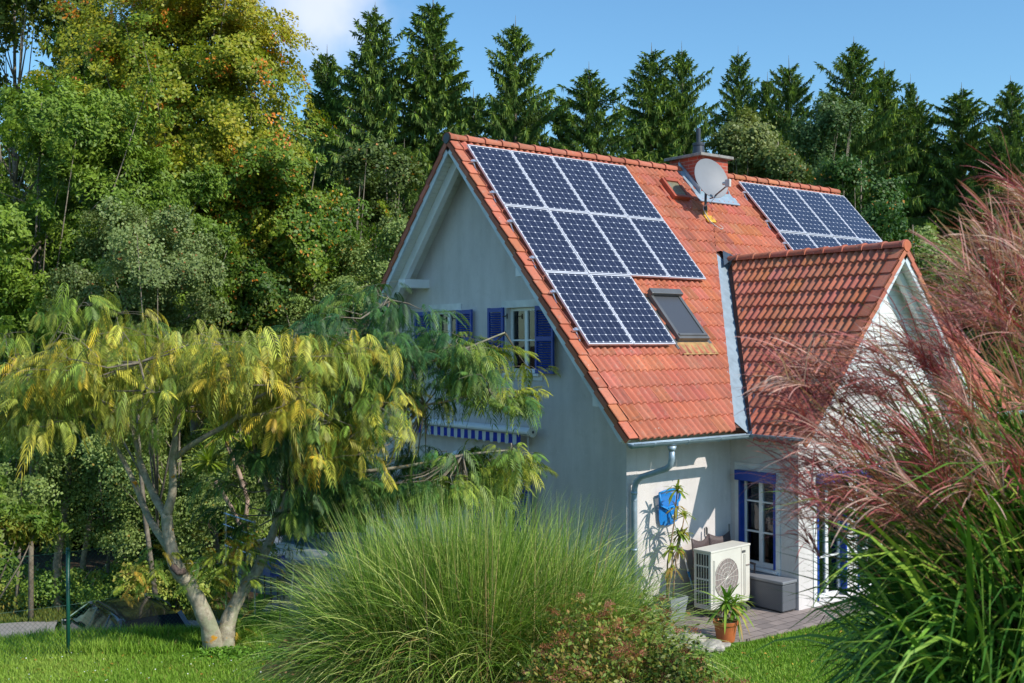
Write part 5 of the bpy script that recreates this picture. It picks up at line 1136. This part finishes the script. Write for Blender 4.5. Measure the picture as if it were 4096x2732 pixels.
# rocks edging the patio
rk = [(2668, 2560, .12), (2700, 2535, .17), (2740, 2548, .15), (2770, 2572, .2), (2800, 2590, .14), (2830, 2570, .10), (2845, 2598, .16), (2872, 2602, .12), (2720, 2590, .13), (2660, 2520, .14), (2890, 2585, .09)]
rl_ = ['pale rock nearest the grass blades', 'large pale rock at the back of the rock edging', 'rock behind the dark spiraea', 'largest rock in the middle of the edging', 'rock just left of the orange pot', 'small rock below the orange pot', 'rock at the lawn corner', 'flat rock touching the lawn', 'rock half hidden by spiraea leaves', 'rock at the foot of the grey planter', 'smallest rock beside the orange pot']
for k, (px, py, s_) in enumerate(rk):
    d = 4.391/((py-1366)/FPX+.0); p = P(px, py, min(d, 16)); bm = bmesh.new(); bmesh.ops.create_icosphere(bm, subdivisions=3, radius=1)
    ph = rng.uniform(0, 6, 6)
    for v in bm.verts:
        q_ = v.co.copy(); f = 1+.22*math.sin(2.3*q_.x+ph[0])*math.cos(2.1*q_.y+ph[1])+.13*math.sin(5*q_.z+ph[2]+3*q_.x)+.06*math.sin(9*q_.y+ph[3]); v.co = Vector((q_.x*f*s_*1.2, q_.y*f*s_*.9, q_.z*f*s_*.62))
    me = bpy.data.meshes.new('rock'); bm.to_mesh(me); bm.free(); me.materials.append(M['stone']); o = bpy.data.objects.new('rock', me); COL.objects.link(o); o.location = (p[0], p[1], s_*.2+G(p[0], p[1])); o.rotation_euler = (0, 0, ph[4]); tag(o, rl_[k], 'rock', 'rocks edging the patio')

# ------------------------------------------------------------------ patio things
hp = empty('heat_pump', (2.13, -4.7, .035), 'cream heat pump unit with slatted side and round fan grille on the patio', 'heat pump', rot=R(4.5))
def HB(): return MB()
Wd, Dp, Z0, H_ = 1.05, .34, .13, .92
mb = HB(); mb.box((-Wd/2, -Dp/2, Z0), (Wd/2, Dp/2, Z0+H_)); mb.build('casing', M['heatpump'], hp, world=False, bevel=.012)
mb = HB(); mb.box((-Wd/2-.008, -Dp/2-.008, Z0+H_-.02), (Wd/2+.008, Dp/2+.008, Z0+H_+.012)); mb.build('lid', M['heatpump'], hp, world=False, bevel=.006)
mb = HB()
for k in range(5):
    for j in range(4): mb.box((-Wd/2-.004, -.09+k*.05-.01-.02, Z0+.08+j*.205), (-Wd/2+.02, -.09+k*.05+.02-.02, Z0+.08+j*.205+.175))
mb.build('side_slots', M['black'], hp, world=False)
mb = HB(); mb.lathe([(.001, 0), (.31, 0), (.315, .006), (.001, .006)], 40, 0, Matrix.Translation((-.12, -Dp/2-.001, Z0+.46)) @ Matrix.Rotation(R(90), 4, 'X')); mb.build('fan_grille', M['fanmesh'], hp, world=False)
mb = HB()
for x0 in (-.46, .36): mb.tube([(x0, -Dp/2, Z0+.12), (x0, -Dp/2-.025, Z0+.12), (x0, -Dp/2-.025, Z0+.78), (x0, -Dp/2, Z0+.78)], .008, 6)
for r_ in (.10, .17, .24, .31): mb.tube([(-.12+r_*math.cos(t), -Dp/2-.012, Z0+.46+r_*math.sin(t)) for t in np.linspace(0, 6.283, 33)], .003, 4, cap=False)
for k in range(8): a = k*math.pi/8; mb.tube([(-.12+.31*math.cos(a), -Dp/2-.012, Z0+.46+.31*math.sin(a)), (-.12-.31*math.cos(a), -Dp/2-.012, Z0+.46-.31*math.sin(a))], .003, 4)
mb.build('grille_wires', M['heatpump'], hp, world=False)
mb = HB(); mb.box((.28, -Dp/2-.004, Z0+.02), (.284, -Dp/2-.0005, Z0+.9)); mb.box((.41, -Dp/2-.012, Z0+.58), (.50, -Dp/2-.001, Z0+.60)); mb.build('panel_seam', M['fanmesh'], hp, world=False)
mb = HB(); mb.tube([(.42, .17, .5), (.44, .24, .45), (.46, .26, .2), (.46, .40, .12), (.46, .62, .5)], .022, 8); mb.build('refrigerant_pipe', M['black'], hp, world=False, smooth=True)
mb = HB(); mb.box((.30, -Dp/2-.004, Z0+.80), (.40, -Dp/2-.001, Z0+.84)); mb.build('rating_plate', M['grey_alu'], hp, world=False)
for x0 in (-.38, .38):
    mb = HB(); mb.box((x0-.04, -.24, 0), (x0+.04, .24, .06)); mb.box((x0-.06, -.2, .06), (x0+.06, .2, .075)); mb.box((x0-.03, -.17, .075), (x0+.03, .17, .13)); mb.build('foot', M['dark_grey'] if x0 < 0 else M['grey_alu'], hp, world=False)
cb = empty('cushion_box', (2.92, -4.8, .035), 'grey woven storage box against the wing wall under the window', 'storage box')
mb = MB(); mb.box((2.76, -5.41, .055), (3.11, -4.19, .49)); mb.build('body', M['greyweave'], cb, bevel=.02)
mb = MB(); mb.box((2.74, -5.43, .492), (3.12, -4.17, .545)); mb.build('lid', simple('grey_lid', (.20, .205, .22), .55), cb, bevel=.015)
mb = MB()
for x in (2.79, 3.06):
    for y in (-5.36, -4.26): mb.box((x, y, .035), (x+.04, y+.05, .056))
mb.build('feet', M['black'], cb)
def wicker_chair(x, y, rz, label):
    e = empty('garden_chair', (x, y, .035), label, 'garden chair', 'brown woven chairs behind the heat pump', rz)
    def cur(fn, nu, nv_, name, t=.02):
        V = [fn(u/nu, v/nv_) for v in range(nv_+1) for u in range(nu+1)]; F = [(j*(nu+1)+i, j*(nu+1)+i+1, (j+1)*(nu+1)+i+1, (j+1)*(nu+1)+i) for j in range(nv_) for i in range(nu)]
        b = MB(); b.add(V, F); o = b.build(name, M['wicker'], e, world=False, smooth=True); s_ = o.modifiers.new('t', 'SOLIDIFY'); s_.thickness = t
    cur(lambda u, v: (-.24+.48*u, .25+.08*v-.05*math.cos((u-.5)*2.6), .42+(.72-.07*math.sin(math.pi*u))*v), 10, 8, 'backrest')
    cur(lambda u, v: (-.26+.52*u, -.25+.5*v, .43-.02*math.sin(math.pi*u)), 6, 6, 'seat')
    for sx_ in (-1, 1):
        mb = MB(); mb.tube([(sx_*.29, -.25, .66), (sx_*.30, 0, .665), (sx_*.28, .25, .68)], .018, 6); mb.build('armrest', M['wicker'], e, world=False)
        mb = MB(); mb.tube([(sx_*.26, .33, 1.12), (sx_*.262, .335, 1.25)], .014, 6); mb.build('back_post', M['grey_alu'], e, world=False)
        for sy in (-1, 1): mb = MB(); mb.tube([(sx_*.27, sy*.24, 0), (sx_*.28, sy*.245, .67)], .016, 6); mb.build('leg', M['wicker'], e, world=False)
wicker_chair(2.20, -4.50, R(8), 'brown woven chair nearer the pool net, left of two behind the heat pump'); wicker_chair(2.70, -4.42, R(-6), 'brown woven chair nearer the window, right of two behind the heat pump')
net = empty('pool_net', (2.25, -4.15, .04), 'bright blue pool skimmer net on a telescopic pole leaning against the wall', 'pool net')
def wp(px, py, y=-4.11): 
    r_ = P(px, py, 1)-CAM; t = (y-CAM[1])/r_[1]; return CAM+t*r_
cn = [wp(2634, 1972), wp(2640, 2022), wp(2665, 2032), wp(2692, 2022), wp(2714, 1998), wp(2718, 1968), wp(2700, 1955), wp(2660, 1962)]
mb = MB(); lp = cn+[cn[0]]; mb.tube([tuple(p+np.array([0, -.02, 0])) for p in lp], .018, 8); mb.tube([tuple(wp(2640, 2022, -4.14)), tuple(wp(2685, 2045, -4.16)), tuple(wp(2714, 1998, -4.14))], .012, 6); mb.tube([tuple(wp(2676, 2028, -4.14)), tuple(wp(2690, 2075, -4.17))], .016, 6); mb.build('frame', M['netblue'], net, smooth=True)
mb = MB(); cc = sum(cn)/len(cn); V = [tuple(p) for p in cn]; n_ = len(V); bot = [p+np.array([.0, .02, -.42])*np.array([1, 1, .9 if k < 5 else 1.0])-(p-cc)*np.array([.12, 0, .55]) for k, p in enumerate(cn)]; V += [tuple(p) for p in bot]; V.append(tuple(sum(bot)/n_))
mb.add(V, [(k, (k+1) % n_, n_+(k+1) % n_, n_+k) for k in range(n_)]+[(n_+k, n_+(k+1) % n_, 2*n_) for k in range(n_)]); mb.build('net_bag', M['netcloth'], net)
p0, p1 = wp(2690, 2060, -4.16), np.array([2.10, -4.75+.55, .05])
mb = MB(); mb.tube([tuple(p0), tuple(p0*.35+p1*.65)], .013, 8); mb.build('pole', M['white'], net); mb = MB(); mb.tube([tuple(p0*.36+p1*.64), tuple(p1)], .016, 8); mb.build('lower_pole', simple('pale_blue_pole', (.35, .5, .65), .4), net); mb = MB(); mb.tube([tuple(p0*.38+p1*.62), tuple(p0*.32+p1*.68)], .02, 8); mb.build('pole_clamp', M['netblue'], net)
# tall stemmed plant in a square grey planter
pt = empty('potted_plant', (1.13, -4.5, .03), 'tall thin-stemmed plant with curling yellow-green leaves in a grey planter', 'potted plant')
mb = MB(); c0 = (1.13, -4.5); V = []
for z, h in ((.035, .15), (.40, .20), (.40, .175), (.34, .17)): V += [(c0[0]-h, c0[1]-h, z), (c0[0]+h, c0[1]-h, z), (c0[0]+h, c0[1]+h, z), (c0[0]-h, c0[1]+h, z)]
mb.add(V, [(3, 2, 1, 0)]+[(4*k+i, 4*k+(i+1) % 4, 4*k+4+(i+1) % 4, 4*k+4+i) for k in range(3) for i in range(4)]+[(12, 13, 14, 15)]); mb.build('planter', M['planter'], pt)
mb = MB(); heads = []
for (bx0, by0, tx, ty, tz, top) in ((1.05, -4.5, 1.30, -4.5, 2.05, .3), (1.10, -4.48, 1.46, -4.5, 1.62, .28), (1.16, -4.53, 1.40, -4.45, 1.35, .25), (1.02, -4.55, 1.08, -4.6, 1.15, .2)):
    mb.tube([(bx0, by0, .34), (bx0+.02, by0, .9*tz*.5), (bx0*.3+tx*.7, ty, tz*.75), (tx, ty, tz)], [.016, .014, .012, .01], 6); heads.append((tx, ty, tz, top))
mb.build('stem', simple('brown_cane', (.30, .20, .12), .8, var=.3, scale=20), pt, smooth=True)
for k, (x, y, z, t_) in enumerate(heads):
    V, F, C_ = sword_leaves((x, y, z), 22, .30, .045, seed=50+k, cols=((.10, .2, .02), (.34, .34, .05)), droop=.8, lo=-.1); V2, F2, C2 = sword_leaves((x-.02, y, z-.28), 12, .26, .04, seed=70+k, cols=((.16, .22, .03), (.42, .24, .06)), droop=1.2, lo=-.4)
    npmesh('leaf_head', np.concatenate([V, V2]), np.concatenate([F, F2+len(V)]), M['leaf'], pt, cols=np.concatenate([C_, C2]))
oy = empty('potted_yucca', (.83, -5.88, .03), 'yucca with spiky bright green leaves in an orange plastic pot', 'potted plant')
Tm = Matrix.Translation((.83, -5.88, .04))
mb = MB(); mb.lathe([(.10, 0), (.125, 0), (.13, .015), (.165, .245), (.182, .25), (.186, .30), (.172, .30), (.165, .27), (.15, .255)], 32, 0, Tm); mb.build('pot', M['terracotta'], oy, smooth=False, bevel=.003)
mb = MB(); mb.lathe([(.001, .255), (.155, .262), (.001, .275)], 24, 0, Tm); mb.build('potting_soil', M['soil'], oy)
mb = MB(); mb.tube([(.82, -5.88, .27), (.83, -5.87, .4), (.88, -5.86, .52)], [.036, .034, .036], 8); mb.build('stem', simple('yucca_stem', (.26, .22, .16), .9, var=.35, scale=25, bump=.5), oy, smooth=True)
V, F, C_ = sword_leaves((.86, -5.87, .58), 60, .46, .04, seed=9, cols=((.07, .19, .02), (.26, .38, .05)), droop=.45, lo=-.5); V2, F2, C2 = sword_leaves((1.12, -5.80, .52), 44, .44, .038, seed=10, cols=((.10, .22, .02), (.36, .42, .06)), droop=.7, lo=-.9, axis=(.3, 0, 1))
npmesh('leaf_head', V, F, M['leaf'], oy, cols=C_); npmesh('leaf_head', V2, F2, M['leaf'], oy, cols=C2)
mb = MB(); mb.tube([(.86, -5.87, .36), (.98, -5.84, .44), (1.12, -5.8, .50)], [.025, .022, .022], 8); mb.build('side_stem', M['bark'], oy)
V, F, C_ = sword_leaves((.72, -5.95, .30), 16, .14, .008, seed=12, cols=((.10, .22, .02), (.2, .3, .04)), droop=.3, lo=.5); npmesh('weeds', V, F, M['leaf'], oy, cols=C_)
# a pale low garden table under the wing window line is hidden by the plumes; front terrace pots are not visible

# ------------------------------------------------------------------ fence, rope, pipe rack, pool corner
def chain(name, A, B, h, label, mat, group=None, cell=.065, postA=True):
    A = np.array(A, float); B = np.array(B, float); e = empty(name, tuple(A), label, 'fence', group); L = np.linalg.norm(B-A); U = (B-A)/L; VV = []; FF = []; off = 0
    z0 = .03; n = int((L+h)/cell)
    for s_ in (1, -1):
        for k in range(n+1):
            u0 = k*cell-(h if s_ > 0 else 0); a0, a1 = (u0, u0+h) if s_ > 0 else (u0+h, u0) if False else (u0, u0-h)
            p_ = []; v0 = 0.; v1 = h
            lo, hi = (a0, a1)
            def at_(v): return lo+(hi-lo)*v/h
            # clip to 0..L
            vs = [0., h]
            for lim in (0., L):
                if (lo-lim)*(hi-lim) < 0: vs.append(abs((lim-lo)/(hi-lo))*h)
            vs = sorted(vs); seg_ = None
            for q0, q1 in zip(vs[:-1], vs[1:]):
                um = at_((q0+q1)/2)
                if 0 <= um <= L and q1-q0 > 1e-3: seg_ = (q0, q1)
            if not seg_: continue
            a = A+U*at_(seg_[0])+np.array([0, 0, z0+seg_[0]]); b = A+U*at_(seg_[1])+np.array([0, 0, z0+seg_[1]]); sd = np.array([U[0], U[1], 0])*.0016; nd_ = np.array([-U[1], U[0], 0])*.0016
            VV += [a-sd, a+nd_, a+sd, b-sd, b+nd_, b+sd]; FF += [(off, off+1, off+4, off+3), (off+1, off+2, off+5, off+4), (off+2, off, off+3, off+5)]; off += 6
    npmesh('wire_mesh', np.array(VV), np.array(FF), mat, e)
    mb = MB()
    for z in (z0, h*.5, h+z0-.01): mb.tube([tuple(A+np.array([0, 0, z])), tuple(B+np.array([0, 0, z]))], .0028, 5)
    mb.build('tension_wire', mat, e)
    if postA: mb = MB(); mb.tube([tuple(A+np.array([0, 0, -.2])), tuple(A+np.array([0, 0, h+.06]))], .027, 10); mb.lathe([(.03, 0), (.032, .01), (.02, .03), (.001, .036)], 10, 0, Matrix.Translation((A[0], A[1], A[2]+h+.055))); mb.build('post', mat, e, smooth=True)
    return e
pA = P(273, 2608, 15.15); pA[2] = 0.0; pL = P(-520, 2608, 13.9); pL[2] = 0; pC = P(930, 2500, 16.9); pC[2] = 0
chain('wire_fence', pA, pC, 1.45, 'green chain-link fence between the green post and the silk tree', M['green_metal'], 'wire fence panels'); chain('wire_fence', pL, pA, 1.45, 'green chain-link fence left of the green post', M['green_metal'], 'wire fence panels')
# dark posts and welded mesh of the pool enclosure
pD = P(938, 2480, 17.2); pD[2] = 0; pE = P(1180, 2530, 16.2); pE[2] = 0
chain('pool_fence', pD, pE, 1.25, 'dark wire fence beside the pool behind the fountain grass', M['black'], cell=.1)
rp_ = empty('guy_rope', (0, 0, 0), 'pale ropes tied round the silk tree trunk and stretched to the right', 'rope'); rp_.location = P(735, 2310, 15.4)
mb = MB(); mb.tube([tuple(P(735, 2300, 15.25)), tuple(P(830, 2262, 15.9)), tuple(P(925, 2242, 16.6))], .008, 5); mb.tube([tuple(P(725, 2256, 15.3)), tuple(P(830, 2248, 15.9)), tuple(P(925, 2240, 16.6))], .006, 5); mb.build('rope', M['rope'], rp_)
mb = MB(); mb.tube([tuple(P(690, 2265, 15.16)), tuple(P(715, 2290, 15.12)), tuple(P(738, 2285, 15.18))], .05, 8); mb.build('burlap_wrap', simple('burlap', (.12, .085, .07), .95, var=.4, scale=30), rp_, smooth=True)
pr = empty('clothes_airer', tuple(P(950, 2470, 18)), 'galvanised rack of slanting metal rails in front of the yucca', 'rack'); pr.location.z = 0
mb = MB()
for a, b in (((888, 2050), (1022, 2092)), ((892, 2096), (1018, 2142)), ((905, 2142), (1018, 2190)), ((900, 2180), (1005, 2218))): mb.tube([tuple(P(*a, 17.9)), tuple(P(*b, 17.5))], .016 if a[1] < 2060 else .010, 6)
mb.build('rail', M['alu'], pr)
for px, d in ((903, 17.9), (1018, 17.5)):
    mb = MB(); t_ = P(px, 2048 if px < 1000 else 2080, d); mb.tube([tuple(t_), (t_[0], t_[1], 0)], .014, 6); mb.build('upright', M['alu'], pr)
pc = P(1290, 2400, 20.2); pool = empty('pool', (pc[0], pc[1], .03), 'round above-ground pool with a blue-grey steel wall behind the grass', 'pool')
mb = MB(); mb.lathe([(1.62, 0), (1.62, .5), (1.70, .5), (1.70, .53), (1.56, .53), (1.56, .05)], 64, 0, Matrix.Translation((pc[0], pc[1], .03))); mb.build('pool_wall', simple('pool_steel', (.13, .16, .21), .5), pool)
mb = MB(); mb.lathe([(.001, .43), (1.555, .431), (.001, .433)], 48, 0, Matrix.Translation((pc[0], pc[1], .03))); wm = MT('pool_cover', (.03, .07, .10), .6, 0, .3); mb.build('pool_cover', wm.m, pool)
cx = P(1097, 2310, 18.2); cr = empty('crate', (cx[0], cx[1], 0.03), 'blue plastic crate on a stand beside the pool', 'crate')
mb = MB(); mb.box((-.14, -.14, .45), (.14, .14, .80)); mb.build('crate_body', M['blue'], cr, world=False, bevel=.01); mb = MB(); mb.box((-.16, -.16, .80), (.16, .16, .83)); mb.build('crate_lid', M['cable'], cr, world=False, bevel=.006)
for a, b in ((-1, -1), (1, -1), (1, 1), (-1, 1)): mb = MB(); mb.tube([(a*.12, b*.12, 0), (a*.12, b*.12, .45)], .012, 6); mb.build('leg', M['black'], cr, world=False)
tx = P(1210, 2300, 18.6); tbl = empty('garden_table', (tx[0], tx[1], .03), 'round cream garden table half hidden by the grass', 'table')
mb = MB(); mb.lathe([(.001, .70), (.42, .70), (.43, .715), (.42, .73), (.001, .73)], 32); mb.build('table_top', M['heatpump'], tbl, world=False)
for k in range(4): a = k*math.pi/2+.4; mb = MB(); mb.tube([(.3*math.cos(a), .3*math.sin(a), 0), (.22*math.cos(a), .22*math.sin(a), .70)], .016, 6); mb.build('leg', M['heatpump'], tbl, world=False)
gl_ = P(1120, 2500, 16.6); gl_[2] = .0; gla = empty('garden_light', tuple(gl_), 'thin grey garden light with a flat dark cap in front of the pool', 'garden light')
mb = MB(); mb.tube([(0, 0, 0), (0, 0, .70)], .014, 8); mb.build('pole', M['grey_alu'], gla, world=False); mb = MB(); mb.lathe([(.03, .70), (.10, .715), (.105, .73), (.04, .775), (.001, .785)], 20); mb.build('cap', M['dark_grey'], gla, world=False)

# ------------------------------------------------------------------ the parked car below the bank
cw = xy(25.4, -9.2); car = empty('parked_car', (cw[0], cw[1], G(*cw)+.04), 'dark estate car parked below the lawn bank, seen from behind the wire fence', 'car')
hd_ = -math.sin(R(36)); fwd = np.array([-rt[0]*math.sin(R(38))+math.cos(YAW)*math.cos(R(38)), -rt[1]*math.sin(R(38))+math.sin(YAW)*math.cos(R(38))]); car.rotation_euler = (0, 0, math.atan2(fwd[1], fwd[0]))
def carbody():
    # stations along x (front +2.15 .. rear -2.15): half-width and heights of sill, belt
    body = MB(); prof = [(-2.15, .48), (-2.2, .75), (-2.12, 1.02), (-1.0, 1.06), (.9, 1.03), (1.15, .98), (1.95, .82), (2.18, .62), (2.15, .35), (1.7, .26), (-1.8, .28)]
    n = len(prof); V = []
    for y, k in ((-.88, 1), (-.80, .985), (.80, .985), (.88, 1)):
        pass
    rings = [(-.78, .96), (-.88, 1.), (.88, 1.), (.78, .96)]
    V = []
    for y, s_ in rings:
        for x, z in prof: V.append((x*s_, y, .26+(z-.26)*(1.02 if abs(y) < .8 else .97)))
    F = [tuple(range(n))]+[(k*n+i, k*n+(i+1) % n, (k+1)*n+(i+1) % n, (k+1)*n+i) for k in range(3) for i in range(n)]+[tuple(3*n+i for i in range(n))[::-1]]
    body.add(V, F); return body
paint = MT('dark_car_paint', (.008, .009, .013), .22, .2, .6); paint.b.inputs['Coat Weight'].default_value = 1; paint.b.inputs['Coat Roughness'].default_value = .04
paint = paint.m
carglass = MT('car_glass', (.006, .008, .010), .08, 0, .06).m
bo = carbody().build('body', paint, car, world=False, bevel=.05)
zb_, zr_ = 1.04, 1.52
st_ = [(-2.08, .80, .78, 1.04), (-1.95, .80, .70, 1.25), (-1.72, .80, .62, 1.49), (-1.2, .81, .60, 1.56), (-.5, .81, .60, 1.58), (.1, .81, .60, 1.55), (.45, .80, .60, 1.46), (.8, .79, .66, 1.27), (1.22, .78, .74, 1.04)]
def cabin(lo, hi, off):
    mb = MB(); V = []; rows = 11
    for x, wb, wr, zt_ in st_:
        hh = max(zt_-zb_, .002)
        for a in np.linspace(-1, 1, rows):
            aa = abs(a); zz = zb_+hh*min(1, (1-aa)*3.2)**.55 if aa > .69 else zt_-.0+.03*(1-(aa/.69)**2)*(hh > .1)
            yy = (wb+(wr-wb)*((zz-zb_)/hh if hh > .01 else 0)) if aa > .69 else wr*aa/.69
            V.append((x, math.copysign(min(yy, wb), a), zz+off))
    F = [(i*rows+k, i*rows+k+1, (i+1)*rows+k+1, (i+1)*rows+k) for i in range(len(st_)-1) for k in range(rows-1) if lo(i, k)]
    mb.add(V, F); return mb
def isroof(i, k): return 1 <= k <= rows_-3 and 2 <= i <= 5
rows_ = 11
o = cabin(lambda i, k: not isroof(i, k), None, 0).build('windows', carglass, car, world=False, smooth=True)
o = cabin(isroof, None, .004).build('roof', paint, car, world=False, smooth=True)
def pill(a, b, w=.035, name='pillar'):
    mb = MB(); mb.tube([a, b], w, 6); mb.build(name, paint, car, world=False)
for s_ in (-1, 1):
    pill((-2.05, s_*.79, zb_), (-1.70, s_*.60, zr_), .055); pill((1.18, s_*.79, zb_), (.30, s_*.60, zr_), .04); pill((-.10, s_*.79, zb_), (-.22, s_*.61, zr_), .03); pill((-1.08, s_*.79, zb_), (-1.05, s_*.61, zr_), .03)
    mb = MB(); mb.tube([(-1.35, s_*.56, zr_+.055), (-1.2, s_*.56, zr_+.10), (-.1, s_*.56, zr_+.10), (.1, s_*.55, zr_+.05)], .016, 6); mb.build('roof_rail', M['black'], car, world=False)
    mb = MB(); mb.box((.78, s_*.86, .98), (.92, s_*1.05, 1.12)); mb.build('mirror', paint, car, world=False, bevel=.03)
    for x in (-1.35, 1.35):
        mb = MB(); mb.lathe([(.001, -.1), (.26, -.1), (.32, -.08), (.32, .08), (.26, .1), (.001, .1)], 28, 0, Matrix.Translation((x, s_*.80, .30)) @ Matrix.Rotation(R(90), 4, 'X')); w_ = mb.build('wheel', M['rubber'], car, world=False)
        mb = MB(); mb.lathe([(.001, 0), (.20, 0), (.21, .02), (.001, .02)], 20, 0, Matrix.Translation((x, s_*.905, .30)) @ Matrix.Rotation(R(90 if s_ < 0 else -90), 4, 'X')); mb.build('hubcap', M['alu'], car, world=False)
    mb = MB(); mb.box((-2.19, s_*.62-.12, .74), (-2.12, s_*.62+.12, .98)); mb.build('tail_light', simple('tail_light_red', (.25, .01, .01), .2), car, world=False, bevel=.02)
    mb = MB(); mb.box((1.95, s_*.62-.15, .62), (2.14, s_*.62+.15, .76)); mb.build('headlight', M['alu'], car, world=False, bevel=.03)

car.scale = (1.08, 1.08, 1.06)
# daisies and fallen leaves on the lawn
n = 260; d = rng.uniform(13.4, 16.4, n); t = rng.uniform(-7.6, -1.8, n); q_ = (d < 15.6+.25*(t+7)+.5); d, t = d[q_], t[q_]; x, y = xy(d, t); pts = np.stack([x, y, ter(x, y)+.075], -1)
V, F = leaves(pts, np.tile([[0, 0, 1.]], (len(pts), 1)), .018, 1.1, .3, .2); npmesh('daisies', V, F, M['white'], kind='stuff', label='tiny white daisies scattered over the lawn')
n = 420; d = rng.uniform(13.2, 16.6, n); t = rng.uniform(-7.8, 5.5, n); q_ = (d < 15.6+.25*(t+7)+.5); d, t = d[q_], t[q_]; x, y = xy(d, t); q_ = (y < -6.2) | (x < .4); x, y = x[q_], y[q_]; pts = np.stack([x, y, ter(x, y)+.06], -1)
V, F = leaves(pts, np.tile([[0, 0, 1.]], (len(pts), 1)), .03, 1.6, .3, .6); npmesh('fallen_leaves', V, F, M['leaf'], cols=np.repeat(pal([(.3, .14, .03), (.5, .32, .05)], rng.random(len(pts))), 4, axis=0), kind='stuff', label='yellow and brown fallen leaves on the lawn')
